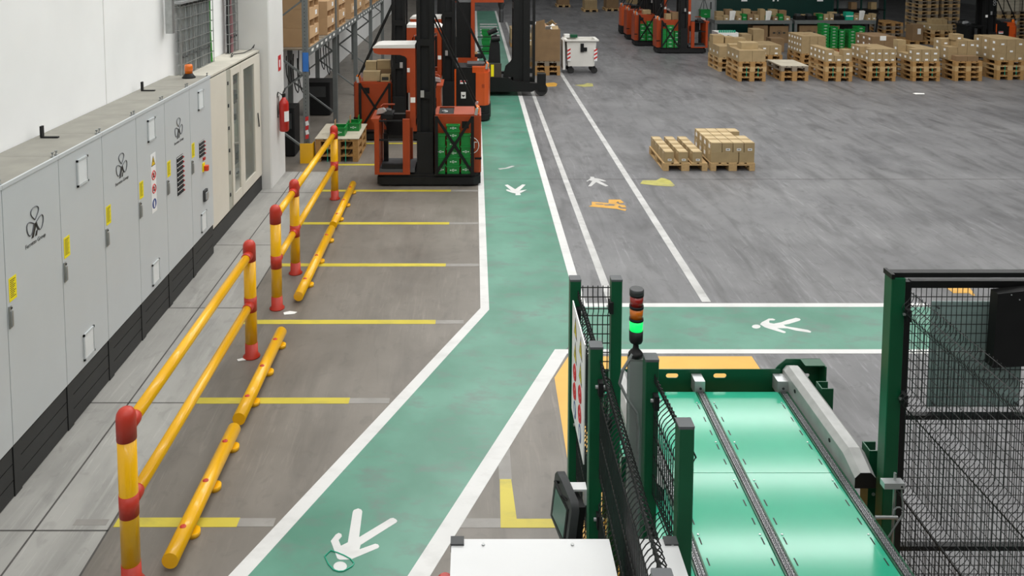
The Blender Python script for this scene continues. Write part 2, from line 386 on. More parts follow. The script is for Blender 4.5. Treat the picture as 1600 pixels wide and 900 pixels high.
WALKER_FAR= [(0.533, 13.613), (0.585, 13.641), (0.699, 13.381), (0.836, 13.648), (0.891, 13.634), (0.77, 13.308), (0.892, 13.361), (0.8, 13.215), (0.767, 13.176), (0.778, 13.079), (0.689, 13.066), (0.694, 13.163), (0.634, 13.196), (0.556, 13.295), (0.544, 13.361), (0.57, 13.375), (0.629, 13.308)]
WALKER_LANE= [(2.067, 14.102), (2.131, 14.087), (2.124, 14.013), (2.195, 13.977), (2.262, 13.918), (2.308, 13.832), (2.267, 13.818), (2.179, 13.875), (2.301, 13.565), (2.243, 13.531), (2.121, 13.775), (2.002, 13.544), (1.949, 13.544), (2.067, 13.846), (2.018, 13.882), (1.976, 13.811), (1.957, 13.832), (2.051, 13.991)]
SWOOSH= [(0.444, 14.602), (0.577, 14.642), (0.709, 14.779), (0.761, 14.763), (0.644, 14.618), (0.482, 14.539)]
FORK_A= [(1.895, 12.735), (2.154, 12.674), (2.182, 12.846), (2.372, 12.846), (2.404, 12.693), (2.329, 12.662), (2.316, 12.753), (2.275, 12.693), (2.311, 12.614), (2.392, 12.573), (2.399, 12.455), (2.333, 12.466), (2.298, 12.543), (2.268, 12.484), (2.295, 12.414), (2.385, 12.379), (2.351, 12.299), (2.233, 12.397), (1.814, 12.513), (1.872, 12.573)]
FORK_B= [(2.948, 13.882), (3.186, 13.882), (3.306, 14.028), (3.363, 13.991), (3.424, 13.882), (3.441, 13.6), (3.381, 13.531), (3.08, 13.6), (2.866, 13.69)]
FORK_C= [(5.602, 9.68), (5.765, 9.696), (5.937, 9.703), (6.063, 9.703), (5.946, 9.331), (5.91, 9.316), (5.916, 9.393), (5.726, 9.393), (5.727, 9.631)]
FORK_D= [(1.956, 23.176), (2.192, 23.329), (2.346, 23.381), (2.418, 23.176), (2.34, 22.775), (1.987, 22.677)]
FORK_E= [(2.891, 22.974), (3.161, 23.074), (3.299, 23.278), (3.433, 23.176), (3.393, 22.775), (3.107, 22.677)]
for n, p, m, lb in (('walker_pictogram', WALKER_NEAR, M_whitel, 'large white walking figure painted at the near bend'), ('walker_pictogram', HEAD_NEAR, M_whitel, 'round white head of the near walking figure'),
        ('walker_pictogram', WALKER_SIDE, M_whitel, 'white walking figure on the branch walkway'), ('walker_pictogram', HEAD_SIDE, M_whitel, 'white head of the branch walking figure'),
        ('walker_pictogram', WALKER_FAR, M_whitel, 'small white walking figure on the far walkway'), ('walker_pictogram', WALKER_LANE, M_whitew, 'worn white walking figure on the grey lane'),
        ('worn_mark', SWOOSH, M_whitew, 'worn white curved stroke on the far walkway'), ('forklift_pictogram', FORK_A, M_amberp, 'amber forklift symbol on the grey lane'),
        ('forklift_pictogram', FORK_B, M_fadey, 'faded yellow forklift symbol beside the lane'), ('forklift_pictogram', FORK_C, M_amberp, 'amber forklift symbol beyond the mesh door'),
        ('forklift_pictogram', FORK_D, M_amberp, 'small far amber forklift symbol'), ('forklift_pictogram', FORK_E, M_fadey, 'small far faded forklift symbol')):
    mark(n, p, m, 0.0032, lb)
# the cut-out line work inside the amber symbol shows the floor
mark('pictogram_gap', [(1.93,12.66),(2.06,12.63),(2.06,12.60),(2.13,12.60),(2.16,12.63),(2.24,12.60),(2.22,12.54),(2.08,12.55),(2.07,12.58),(1.95,12.61)], M_floor, 0.0036)

wl = MB().box(-4.25, -4.03, -8, 14.0, 0, CEIL)
wl = struct('wall_left', wl, M_wall, 'bright white plastered wall behind the switch cabinets')
for yy in (4.3, 8.8): MB().box(-4.03, -4.027, yy, yy+0.012, 0, CEIL).build('wall_joint', M_pill, wl)
struct('wall_left_rear', MB().box(-4.75, -4.5, 14.0, 70, 0, CEIL), M_wall, 'white wall behind the pallet rack')
struct('wall_pillar', MB().cbox(-4.03, -3.40, 13.42, 14.42, 0, CEIL, 0.02), M_pill, 'white rectangular pillar beside the beige switch cabinet')
struct('wall_back', MB().box(-6, 32, 69, 69.3, 0, CEIL), M_darkwall, 'far grey hall wall')
struct('wall_right', MB().box(31, 31.3, -12, 70, 0, CEIL), M_darkwall, 'right hall wall')
struct('wall_front', MB().box(-6, 32, -12.3, -12, 0, CEIL), M_darkwall, 'hall wall behind the camera')
struct('ceiling', MB().box(-6, 32, -12, 70, CEIL, CEIL+0.2), M_ceil, 'pale hall roof')

# ------------------------------------------------------------------ switch cabinets along the wall
XF = -3.48
M_louv = mat('pale louvre plastic', '#cfd2d1', 0.5, var=0.02)
SEAMS = [5.05, 5.86, 6.68, 7.475, 8.245, 9.015, 9.82, 10.62]
FACE = (PI/2, 0, PI/2)
def on_face(name, me, parent, y, z, x=0.003):
    o = link(name, me, parent, (x, y, z)); o.rotation_euler = FACE; return o
LOGO_TXT = text_mesh('logo_lettering', 'Ferretto Group', 0.047, M_ink, 0.001)
def logo(parent, y, z):
    for a in (90, 200, -20):
        pts = []
        for i in range(22):
            t = 2*PI*i/22
            r = 0.018 + 0.052*(1-math.cos(t)); w = 0.064*math.sin(t)*(1-math.cos(t))**0.6*0.8
            ca, sa = math.cos(math.radians(a)), math.sin(math.radians(a))
            pts.append((0.003, y + r*ca - w*sa, z + 0.03 + r*sa + w*ca))
        MB().tube(pts, 0.0045, 4, True).build('logo_loop', M_inkg, parent)
    mb = MB()
    mb.prism([(y-0.058,z-0.085),(y-0.028,z-0.085),(y+0.018,z+0.0),(y-0.006,z+0.02)], 'x', 0.001, 0.003)
    mb.prism([(y-0.004,z+0.02),(y+0.012,z+0.022),(y+0.066,z-0.05),(y+0.036,z-0.05)], 'x', 0.001, 0.003)
    mb.prism([(y-0.008,z-0.085),(y+0.02,z-0.085),(y+0.034,z-0.045),(y+0.014,z-0.045)], 'x', 0.001, 0.003)
    mb.build('logo_mark', M_ink, parent)
    on_face('logo_lettering', LOGO_TXT, parent, y, z - 0.125, 0.002)
def vent(parent, y, z, w=0.2, h=0.24):
    f = MB(); t = 0.018
    f.box(0.0,0.014,y-w/2,y+w/2,z+h/2-t,z+h/2); f.box(0.0,0.014,y-w/2,y+w/2,z-h/2,z-h/2+t)
    f.box(0.0,0.014,y-w/2,y-w/2+t,z-h/2,z+h/2); f.box(0.0,0.014,y+w/2-t,y+w/2,z-h/2,z+h/2)
    o = f.build('vent_frame', M_cab, parent)
    s = MB(); n = 12
    for i in range(n):
        zz = z-h/2+t+(h-2*t)*(i+0.5)/n
        s.prism([(0.001,zz-0.007),(0.011,zz-0.007),(0.003,zz+0.007),(0.001,zz+0.007)], 'y', y-w/2+t, y+w/2-t)
    tag(s.build('louvres', M_louv, o), 'white slatted louvres', kind='stuff')
def sticker(parent, y, z):
    s = MB().box(0.0005,0.002,y-0.05,y+0.05,z-0.09,z+0.09).build('warning_label', M_stick, parent)
    t = MB()
    for i in range(10): t.box(0.002,0.0026,y-0.036,y+0.036-0.012*(i%3),z+0.066-i*0.0145,z+0.0715-i*0.0145)
    tag(t.build('print', M_ink, s), None, kind='stuff')
def handle(parent, y, z):
    h = MB().cbox(0.0,0.012,y-0.016,y+0.016,z-0.085,z+0.085,0.003).build('handle', M_steel, parent)
    MB().box(0.012,0.026,y-0.01,y+0.008,z-0.07,z+0.05).build('lever', M_steel, h)
    MB().cyl((0.012,y+0.006,z+0.068),(0.018,y+0.006,z+0.068),0.008,n=10).build('lock', M_ink, h)
desc = ['nearest grey switch cabinet, cut by the left edge', 'grey switch cabinet with a large black clover logo, nearest in view', 'grey switch cabinet with top and bottom vents, nearest of the vented ones',
        'grey switch cabinet with a clover logo between two vented cabinets', 'grey switch cabinet carrying a strip of safety signs', 'grey switch cabinet with a tall bank of buttons under a logo', 'farthest grey switch cabinet, with red isolator and amber beacon on top']
for i in range(7):
    y0, y1 = SEAMS[i], SEAMS[i+1]; w = y1 - y0
    c = thing('switch_cabinet', desc[i], 'cabinet', (XF, y0, 0), group='grey switch cabinets in a row')
    MB().box(-0.53,-0.022,0.003,w-0.003,0.40,2.395).build('body', M_cab, c)
    d = MB().box(-0.021,0.0,0.004,w-0.004,0.41,2.385).build('door', M_cab, c)
    t = MB().box(-0.54,0.004,0.002,w-0.002,2.396,2.412).build('top_cover', M_cabtop, c)
    MB().box(-0.012,0.008,0.002,w-0.002,2.388,2.418).build('front_lip', M_cab, t)
    for yy in (0.03, w-0.03): MB().lathe([(0.016,0),(0.016,0.01),(0.006,0.014),(0.006,0.03),(0.012,0.034),(0.012,0.042)], (-0.03,yy,2.412), 8).build('lifting_eye', M_steel, t)
    p = MB().box(-0.50,-0.02,0.002,w-0.002,0.0,0.40).build('plinth', M_plinth, c)
    MB().box(-0.02,-0.004,0.004,0.1,0.0,0.398).build('corner_piece', M_plinth, p)
    for k in range(3): MB().box(-0.02,-0.009,0.108,w-0.006,0.01+k*0.13,0.132+k*0.13).build('kick_panel', M_plinth, p)
    if i >= 1: sticker(d, 0.085, 1.60); handle(d, 0.03, 1.40)
    if i in (1, 3, 5): logo(d, w*0.52, 1.96)
    if i in (2, 4, 6): vent(d, w*0.5, 2.17); vent(d, w*0.5, 0.585)
    if i == 4:
        yy = w*0.53; s = MB().box(0.0005,0.003,yy-0.068,yy+0.068,1.25,1.90).build('sign_strip', M_white, d)
        MB().prism([(yy-0.055,1.765),(yy+0.055,1.765),(yy,1.875)], 'x', 0.003, 0.004).build('warning_triangle', M_ink, s)
        MB().prism([(yy-0.04,1.774),(yy+0.04,1.774),(yy,1.856)], 'x', 0.004, 0.0048).build('triangle_field', mat('sign yellow','#f0c81a',0.5), s)
        MB().prism([(yy-0.012,1.815),(yy+0.004,1.84),(yy+0.002,1.818),(yy+0.013,1.815),(yy-0.005,1.782),(yy,1.808)], 'x', 0.0048, 0.0055).build('bolt_symbol', M_ink, s)
        for z in (1.66, 1.51):
            MB().tube([(0.0035,yy+0.047*math.cos(a*PI/12),z+0.047*math.sin(a*PI/12)) for a in range(24)], 0.007, 4, True).build('prohibition_ring', M_redp, s)
            MB().bar((0.004,yy-0.033,z+0.033),(0.004,yy+0.033,z-0.033),0.012,0.003,(1,0,0)).build('prohibition_bar', M_redp, s)
            MB().prism([(yy-0.02,z-0.025),(yy+0.015,z-0.03),(yy+0.022,z+0.01),(yy+0.002,z+0.03),(yy-0.015,z+0.012)], 'x', 0.003, 0.0036).build('prohibition_figure', M_ink, s)
        MB().prism(circ(yy,1.345,0.055), 'x', 0.003, 0.004).build('mandatory_disc', M_bluep, s)
        MB().prism([(yy-0.012,1.305),(yy+0.012,1.305),(yy+0.018,1.35),(yy+0.006,1.385),(yy-0.018,1.36)], 'x', 0.004, 0.0048).build('disc_figure', M_white, s)
    if i in (5, 6):
        yy, z0, z1, nr = (w*0.53, 1.2, 1.66, 8) if i == 5 else (w*0.5, 1.44, 1.64, 4)
        pl = MB().box(0.0005,0.004,yy-0.1,yy+0.1,z0,z1).build('control_plate', M_black, d)
        ch = MB(); rd = MB(); lb = MB()
        for r in range(nr):
            z = z0 + (z1-z0)*(r+0.5)/nr
            for q in range(4):
                y = yy-0.075+q*0.05; ch.cyl((0.004,y,z-0.006),(0.016,y,z-0.006),0.014,n=8)
                lb.box(0.004,0.0055,y-0.018,y+0.018,z+0.012,z+0.022)
                (rd if q == 3 else ch).cyl((0.016,y,z-0.006),(0.026,y,z-0.006),0.01,n=8)
        tag(ch.build('push_buttons', M_dark, pl), 'rows of chrome push buttons', kind='stuff'); tag(rd.build('red_buttons', M_redp, pl), 'column of red buttons', kind='stuff'); tag(lb.build('button_labels', M_white, pl), None, kind='stuff')
    if i == 6:
        yy = w*0.57
        MB().box(0.0,0.02,yy-0.03,yy+0.03,1.375,1.41).build('red_pilot', M_ext, d)
        e = MB().box(0.0,0.012,yy-0.055,yy+0.02,1.23,1.34).build('isolator_plate', M_stick, d)
        MB().cbox(0.012,0.06,yy-0.03,yy+0.04,1.235,1.30,0.012).build('isolator_handle', mat('isolator red','#d6401c',0.4), e)
        r = MB().cbox(0.0,0.03,yy-0.06,yy+0.06,0.84,0.985,0.01).build('socket_outlet', M_dark, d)
        MB().box(0.03,0.045,yy-0.04,yy+0.04,0.86,0.95).build('socket_flap', M_alu, r)
for k, (y, z) in enumerate(((7.30, 2.413), (9.55, 2.413))):
    b = thing('wall_bracket', ['small black angle bracket on the cabinet tops, nearer one', 'small black angle bracket on the cabinet tops, farther one'][k], 'bracket', (-3.93, y, z), group='brackets on the cabinets')
    MB().box(-0.02,0.14,-0.015,0.015,0,0.012).build('foot', M_blackm, b); MB().box(-0.02,0.0,-0.02,0.02,0.012,0.11).build('upright', M_blackm, b)
b = thing('warning_beacon', 'amber flashing beacon on black base on top of the farthest grey cabinet', 'beacon', (-3.70, 10.45, 2.413))
MB().lathe([(0.085,0),(0.085,0.012),(0.06,0.04),(0.05,0.06)], (0,0,0), 20).build('base', M_blackm, b, smooth=True)
MB().lathe([(0.05,0.06),(0.052,0.15),(0.045,0.175),(0.01,0.18)], (0,0,0), 20).build('lens', M_amber, b, smooth=True)
MB().lathe([(0.053,0.1),(0.054,0.104),(0.053,0.108)], (0,0,0), 20).build('lens_rib', M_amber, b)

# ------------------------------------------------------------------ beige cabinet with glazed doors
B = thing('beige_switch_cabinet', 'beige switch cabinet with two glazed doors on a black plinth', 'cabinet', (-3.56, 10.72, 0))
bh = 2.34
MB().box(-0.44,0.0,0.02,2.66,0.0,0.23).build('plinth', M_plinth, B)
bm = MB(); bm.box(-0.45,-0.40,0.01,2.66,0.23,bh); bm.box(-0.40,-0.02,0.01,0.05,0.23,bh); bm.box(-0.40,-0.02,2.62,2.66,0.23,bh); bm.box(-0.40,-0.02,0.05,2.62,0.23,0.28)
bm.box(-0.40,-0.02,0.84,0.90,0.28,bh); bm.build('body', M_beige, B)
MB().box(-0.46,0.0,0.0,2.67,bh,bh+0.025).build('top_cover', mat('dusty beige steel','#c3bfb2',0.75,var=0.08,scale=4), B)
MB().box(-0.018,0.004,0.02,0.84,0.26,bh-0.02).build('door', M_beige, B)
hs = MB(); hs.box(-0.015,-0.002,0.85,1.02,0.26,bh-0.02)
hs.build('hinge_strip', M_beigein, B)
for k in range(6): MB().box(-0.002,0.01,0.9,0.93,0.45+k*0.33,0.50+k*0.33).build('hinge', M_dark, B)
def glazed(y0, y1, g0, g1):
    d = MB(); z0, z1 = 0.27, bh-0.03; a0, a1 = 0.42, bh-0.14
    d.box(-0.018,0.012,y0,g0,z0,z1); d.box(-0.018,0.012,g1,y1,z0,z1); d.box(-0.018,0.012,g0,g1,z0,a0); d.box(-0.018,0.012,g0,g1,a1,z1)
    o = d.build('door', M_beige, B)
    MB().box(-0.006,-0.002,g0,g1,a0,a1).build('pane', M_glassd, o)
    return o
d1 = glazed(1.03, 1.51, 1.13, 1.45); d2 = glazed(1.52, 2.64, 1.68, 2.28)
MB().bar((0.03,1.10,1.20),(0.03,1.28,1.16),0.014).build('handle', M_alu, d1)
MB().bar((0.03,2.40,1.36),(0.03,2.46,1.12),0.016).build('handle', M_dark, d2)
MB().box(-0.30,-0.29,0.92,2.6,0.35,bh-0.1).build('mounting_plate', M_beigein, B)
for (y, z, w, h, m) in ((1.2,1.9,0.22,0.12,M_dark),(1.2,1.5,0.2,0.3,M_pvc),(1.36,1.6,0.05,0.7,M_redp),(1.2,0.9,0.24,0.5,M_pvc),(1.95,2.0,0.4,0.13,M_dark),(1.95,1.72,0.12,0.2,M_dark),(1.85,1.42,0.2,0.22,M_pvc),(1.95,0.78,0.34,0.26,M_dark),(1.95,0.5,0.34,0.06,M_alu)):
    o = MB().box(-0.29,-0.2,y-w/2,y+w/2,z-h/2,z+h/2).build('device', m, B)
    MB().box(-0.2,-0.17,y-w/6,y+w/6,z-h/5,z+h/5).build('knob', M_black, o)
tag(MB().tube([(-3.84,12.85,2.385),(-3.82,12.7,2.385),(-3.75,12.5,2.385),(-3.8,12.75,2.385),(-3.68,12.9,2.385),(-3.64,13.2,2.40),(-3.62,13.32,2.46),(-3.65,13.36,2.40)],0.008,5).build('loose_cord', M_cord), 'thin black cord lying across the beige cabinet top', 'cord')

# ------------------------------------------------------------------ wire cable trays on the wall
def cable_tray(x, y0, y1, z0, z1, cables, label):
    t = thing('cable_tray', label, 'cable tray', (x, y0, z0), group='wire cable trays on the left wall')
    w = y1-y0; h = z1-z0; g = MB()
    n = max(2, int(w/0.16))
    for i in range(n+1): g.bar((0.07,w*i/n,0),(0.07,w*i/n,h),0.008)
    k = 0.0
    while k < h: g.bar((0.075,0,k),(0.075,w,k),0.009); g.bar((0.0,0,k),(0.075,0,k),0.008); g.bar((0.0,w,k),(0.075,w,k),0.008); k += 0.155
    tag(g.build('wire_basket', M_steel, t), 'galvanised welded wire basket', kind='stuff')
    random.seed(int(y0*10))
    for j, (f, r, m) in enumerate(cables):
        pts = [(0.032+random.uniform(-0.008,0.012), w*f+random.uniform(-0.012,0.012), h*q/6) for q in range(7)]
        MB().tube(pts, r, 6).build('cable', m, t)
    for z in (0.25, 0.95):
        if z < h: MB().tube([(0.068+0.006*math.sin(i*1.7), w*(0.05+0.85*i/14), z+0.012*math.sin(i*2.3)) for i in range(15)], 0.008, 5).build('cable_tie', M_cord, t)
    return t
random.seed(3)
cs = [(0.04+0.86*i/24, random.uniform(0.014,0.028), random.choice([M_pvc,M_pvc,M_rack,M_pvc,M_steel])) for i in range(25)] + [(0.95,0.032,M_cabg)]
t = cable_tray(-3.985, 10.80, 12.15, 2.37, 5.2, cs, 'wide wire cable tray full of grey cables with one green cable')
MB().box(0.0,0.12,-0.1,1.45,0.98,1.01).build('cross_channel', M_alu, t)
MB().box(0.0,0.09,-0.35,-0.26,0.62,1.4).build('support_channel', M_steel, t)
cable_tray(-3.975, 12.9, 13.38, 2.37, 5.2, [(0.15,0.03,M_cord),(0.35,0.045,M_pinkc),(0.6,0.02,M_pvc),(0.75,0.02,M_steel),(0.9,0.02,M_pvc)], 'narrow cable tray with a reddish cable beside the white pillar')

# ------------------------------------------------------------------ fire extinguisher and its sign
e = thing('fire_extinguisher', 'red fire extinguisher with black hose hung on the white pillar', 'extinguisher', (-3.3, 13.95, 0.86))
MB().lathe([(0.07,0),(0.082,0.02),(0.084,0.46),(0.075,0.52),(0.04,0.57),(0.03,0.60)], n=20).build('cylinder', M_ext, e, smooth=True)
v = MB().box(-0.025,0.025,-0.03,0.03,0.60,0.66).build('valve', M_black, e)
MB().bar((0.0,-0.03,0.68),(0.0,0.12,0.72),0.025,0.012).build('lever', M_black, v)
MB().tube([(-0.02,-0.03,0.64),(-0.08,-0.06,0.7),(-0.11,-0.08,0.58),(-0.1,-0.07,0.4),(-0.09,-0.06,0.25)],0.012,6).build('hose', M_cord, e)
MB().lathe([(0.0855,0.15),(0.0856,0.38)], n=20).build('instruction_label', M_white, e) if False else MB().prism([(0.086*math.cos(a),0.086*math.sin(a)) for a in (-1.3,-1.0,-0.7,-0.4,-0.1)]+[(0.08*math.cos(a),0.08*math.sin(a)) for a in (-0.1,-0.4,-0.7,-1.0,-1.3)],'z',0.18,0.36).build('instruction_label', M_white, e)
MB().box(-0.105,-0.085,-0.02,0.02,0.30,0.62).build('wall_hook', M_steel, e)
s = thing('fire_sign', 'small red fire extinguisher sign on the white pillar', 'sign', (-3.399, 14.0, 1.90))
MB().box(0,0.004,0,0.2,0,0.27).build('panel', M_redp, s)
o = MB().box(0.004,0.005,0.06,0.13,0.06,0.19).build('symbol', M_white, s); 

# ------------------------------------------------------------------ yellow and red guard barriers
BX = -2.25
def post(parent, y):
    p = MB().cyl((0,y,0.02),(0,y,1.1),0.06,n=24).build('post', M_yel, parent, smooth=True)
    MB().lathe([(0.085,0.002),(0.085,0.012),(0.064,0.03),(0.062,0.15)], (0,y,0), 24).build('base_collar', M_red, p, smooth=True)
    MB().lathe([(0.0625,0.48),(0.0625,0.63)], (0,y,0), 24).build('band', M_red, p, smooth=True)
    MB().lathe([(0.063,1.0),(0.063,1.15),(0.058,1.175),(0.045,1.197),(0.025,1.21),(0.004,1.213)], (0,y,0), 24).build('cap', M_red, p, smooth=True)
    return p
def barrier(ys, label):
    b = thing('guard_barrier', label, 'barrier', (BX, ys[0], 0), group='yellow and red guard barriers')
    ps = [post(b, y-ys[0]) for y in ys]
    for a, c, p, q in zip(ys[:-1], ys[1:], ps[:-1], ps[1:]):
        for z in (1.07, 0.555):
            MB().cyl((0,a-ys[0]+0.06,z),(0,c-ys[0]-0.06,z),0.042,n=20).build('rail', M_yel, b, smooth=True)
            MB().lathe([(0.05,0.0),(0.05,0.09),(0.046,0.11)], (0,a-ys[0]+0.03,z), 18, 'y').build('rail_socket', M_red, p, smooth=True)
            MB().lathe([(0.046,-0.11),(0.05,-0.09),(0.05,0.0)], (0,c-ys[0]-0.03,z), 18, 'y').build('rail_socket', M_red, q, smooth=True)
barrier([5.03, 7.93], 'near yellow guard barrier with two red-capped posts beside the grey cabinets')
barrier([9.0, 9.97, 12.88], 'far yellow guard barrier with three red-capped posts near the pillar')

def stop(y0, y1, label, x=-2.03):
    s = thing('wheel_stop', label, 'wheel stop', (x, y0, 0), group='yellow tube wheel stops on the floor')
    L = y1-y0; r = 0.056; zc = 0.085
    MB().cyl((0,0,zc),(0,L,zc),r,n=24).build('tube', M_yel, s, smooth=True)
    n = 3
    for i in range(n):
        y = L*(0.17+0.33*i)
        MB().lathe([(0.022,-0.012),(0.022,0.0),(0.012,0.006)], (-0.0,y,zc+r-0.0), 12).build('fixing_plug', M_red, s)
        MB().cyl((0.035,y+0.1,0.0),(0.035,y+0.1,0.035),0.05,n=18).build('foot', M_yel, s, smooth=True)
for a, b, l in ((5.12,6.58,'nearest yellow tube wheel stop, lowest in view'),(6.72,8.28,'second yellow tube wheel stop from the camera'),(9.12,11.30,'third yellow tube wheel stop, beside the three-post barrier'),(11.45,13.40,'farthest yellow tube wheel stop, near the order picker')):
    stop(a, b, l)

# ------------------------------------------------------------------ pallet rack along the left wall
R = thing('pallet_rack', 'grey steel pallet rack loaded with cardboard bins behind the pillar', 'rack', (-3.15, 15.1, 0))
FY = [0, 3.2, 6.4, 9.6, 12.8]
for k, y in enumerate(FY):
    for x in (0, -1.02):
        u = MB(); u.box(x-0.05,x+0.05,y-0.045,y-0.035,0,4.6); u.box(x-0.05,x-0.04,y-0.035,y+0.045,0,4.6); u.box(x+0.04,x+0.05,y-0.035,y+0.045,0,4.6)
        o = u.build('upright', M_rack, R)
        if k == 0 and x == 0:
            h = MB()
            for z in range(60): h.box(x-0.006,x+0.006,y-0.0465,y-0.045,0.3+z*0.07,0.318+z*0.07)
            tag(h.build('slot_row', M_black, o), 'row of punched slots', kind='stuff')
        MB().box(x-0.07,x+0.07,y-0.07,y+0.07,0,0.01).build('foot_plate', M_rack, o)
    zs = [0.25,0.95,1.65,2.35,3.05,3.75,4.45]
    for i in range(6):
        a, b_ = ((-0.05),(-0.97)) if i % 2 == 0 else ((-0.97),(-0.05))
        MB().bar((a,y,zs[i]),(b_,y,zs[i+1]),0.055,0.03).build('brace', M_rack, R)
for k in range(4):
    for x, nm in ((0.03,'beam'),(-1.05,'beam')):
        for z in (2.0, 3.95):
            o = MB().box(x-0.025,x+0.025,FY[k]+0.05,FY[k+1]-0.05,z,z+0.13).build(nm, M_rack, R)
            if x > 0 and z == 2.0:
                l = MB()
                for q in range(6): l.box(x+0.025,x+0.027,FY[k]+0.3+q*0.48,FY[k]+0.5+q*0.48,z+0.05,z+0.10)
                tag(l.build('shelf_labels', M_paper, o), 'row of small white shelf labels', kind='stuff')
    for q in range(7):
        MB().box(-1.0,0.0,FY[k]+0.12+q*0.44,FY[k]+0.5+q*0.44,2.10,2.128).build('deck_board', M_wood3, R)
MB().box(-0.045,0.065,-0.052,-0.048,1.72,2.08).build('number_plate', M_blue, R)
g = MB(); g.box(-0.1,0.14,-0.16,-0.15,0.0,0.38); g.box(0.13,0.14,-0.15,0.06,0.0,0.38); g.build('upright_guard', M_yel, R)
# cardboard picking bins on the first rack level
def bin_mesh(w, d, h, m):
    """open-fronted bin: width along Y, depth along -X, front face at x=0"""
    b = MB(); t = 0.012; o = 0.42*h
    b.box(-d,0,0,t,0,h); b.box(-d,0,w-t,w,0,h); b.box(-d,-d+t,t,w-t,0,h); b.box(-d+t,0,t,w-t,0,t); b.box(-d+t,0,t,w-t,h-t,h)
    b.box(-t,0,t,w-t,o,h-t); b.box(-0.5,0,w/2-t/2,w/2+t/2,t,o); b.box(-0.5,-t,t,w-t,o,o+t)
    return b.mesh('bin_body', m)
PK = [M_card3, M_cardp, M_wood]
cols = [(0.32,0.92,3,0),(2.2,0.95,2,0),(3.7,0.95,3,1),(5.6,0.48,3,0),(6.65,0.9,3,1),(8.3,0.95,2,1),(9.8,1.0,3,0),(11.4,1.0,2,1)]
cw = ['nearest','second','third','fourth','fifth','sixth','seventh','farthest']
for ci, (y, w, n, st) in enumerate(cols):
    me = bin_mesh(w, 0.9, 0.36, mat('bin cardboard', '#b8966f', 0.8, var=0.08, scale=3))
    for k in range(n):
        lv = ['lowest','middle','top'][k] if n == 3 else ['lower','upper'][k]
        o = link('picking_bin', me, None, (-3.13, 15.1+y, 2.133+k*0.362))
        tag(o, f'cardboard picking bin, {lv} level, {cw[ci]} column on the rack', 'bin', 'cardboard picking bins on the rack')
        MB().box(0.0,0.002,w*0.62,w*0.8,0.21,0.3).build('bin_label', M_white, o)
# things hanging and leaning under the rack
for k, (y, z, sag) in enumerate(((15.5,1.95,0.5),(16.1,1.9,0.75),(16.6,1.95,0.9),(17.2,1.9,0.6),(19.0,1.95,0.8),(19.7,1.9,1.0))):
    pts = [(-3.6-0.03*math.sin(q),y+0.5*q/8,z-sag*math.sin(PI*q/8)-0.02*q) for q in range(9)]
    tag(MB().tube(pts,0.012,5).build('hanging_cable', M_cord), f'black charger cable looping under the rack, {ORD[k]} from the pillar', 'cable', 'black cables under the rack')
ch = thing('battery_charger', 'dark battery charger box on the floor under the rack front', 'charger', (-4.0, 15.4, 0))
MB().cbox(0,0.55,0,0.5,0.02,0.95,0.02).build('body', M_blackm, ch); MB().box(0.05,0.5,-0.005,0,0.55,0.85).build('panel', M_dark, ch)
ch = thing('battery_charger', 'dark battery charger box under the rack beyond the second upright', 'charger', (-4.0, 19.0, 0))
MB().cbox(0,0.6,0,0.6,0.02,0.8,0.02).build('body', M_blackm, ch); MB().box(0.05,0.5,-0.005,0,0.45,0.7).build('panel', M_dark, ch)

# ------------------------------------------------------------------ safety fence left of the conveyor
FT = 2.2
def wire_panel(name, parent, x0, y0, x1, y1, z0, z1, sv, sh, folds, fold_dir, depth=0.035, wr=0.003, base=(0,0,0)):
    mb = MB(); L = math.hypot(x1-x0, y1-y0); n = int(L/sv); dx, dy = (x1-x0)/L, (y1-y0)/L
    def off(z):
        for f in folds:
            if abs(z-f) < 0.07: return depth*(0.5+0.5*math.cos(PI*(z-f)/0.07))
        return 0
    zs = sorted(set([z0, z1] + [q for f in folds for q in (f-0.07, f-0.045, f-0.02, f, f+0.02, f+0.045, f+0.07) if z0 < q < z1]))
    def P(t, z):
        o = off(z); return (x0+dx*t+fold_dir[0]*o, y0+dy*t+fold_dir[1]*o, z)
    for i in range(n+1):
        t = (L-n*sv)/2 + i*sv
        mb.tube([P(t, z) for z in zs], wr, 4)
    z = z1-0.012; hz = []
    while z > z0: hz.append(z); z -= sh
    for z in hz: mb.tube([P(0, z), P(L, z)], wr*1.25, 4)
    return tag(mb.build(name, M_wire, parent, world=True), 'black welded wire mesh with pressed folds', kind='stuff')
def fence_post(parent, x, y, w=0.066, h=FT):
    r = w/2; p = MB().cbox(x-r,x+r,y-r,y+r,0,h-0.012,0.004).build('post', M_fence, parent, world=True)
    MB().cbox(x-r-0.001,x+r+0.001,y-r-0.001,y+r+0.001,h-0.012,h,0.004).build('post_cap', mat('grey post cap','#55585a',0.6,var=0.05), p, world=True)
    MB().box(x-0.075,x+0.075,y-0.075,y+0.075,0,0.01).build('foot_plate', M_fence, p, world=True)
    return p
def clamp(p, x, y, zs):
    for z in zs:
        c = MB().box(x-0.012,x+0.012,y-0.03,y+0.03,z-0.035,z+0.035).build('clamp', M_blackm, p, world=True)
        MB().cyl((x-0.024,y,z),(x+0.024,y,z),0.009,n=8).build('bolt', M_alu, c, world=True)
S = thing('safety_fence', 'green post safety fence with black mesh panels left of the conveyor', 'fence', (0.61, 4.11, 0))
A = fence_post(S, 0.611, 4.91); Bp = fence_post(S, 0.858, 4.91); Cp = fence_post(S, 0.616, 4.11); D = fence_post(S, 0.868, 3.99); E = fence_post(S, 0.894, 3.45); F = fence_post(S, 0.609, 2.62)
FZ = (2.02, 1.45, 0.88, 0.31)
wire_panel('mesh_panel', S, 0.645, 4.91, 0.824, 4.91, 0.1, 2.15, 0.0305, 0.058, FZ, (0,-1))
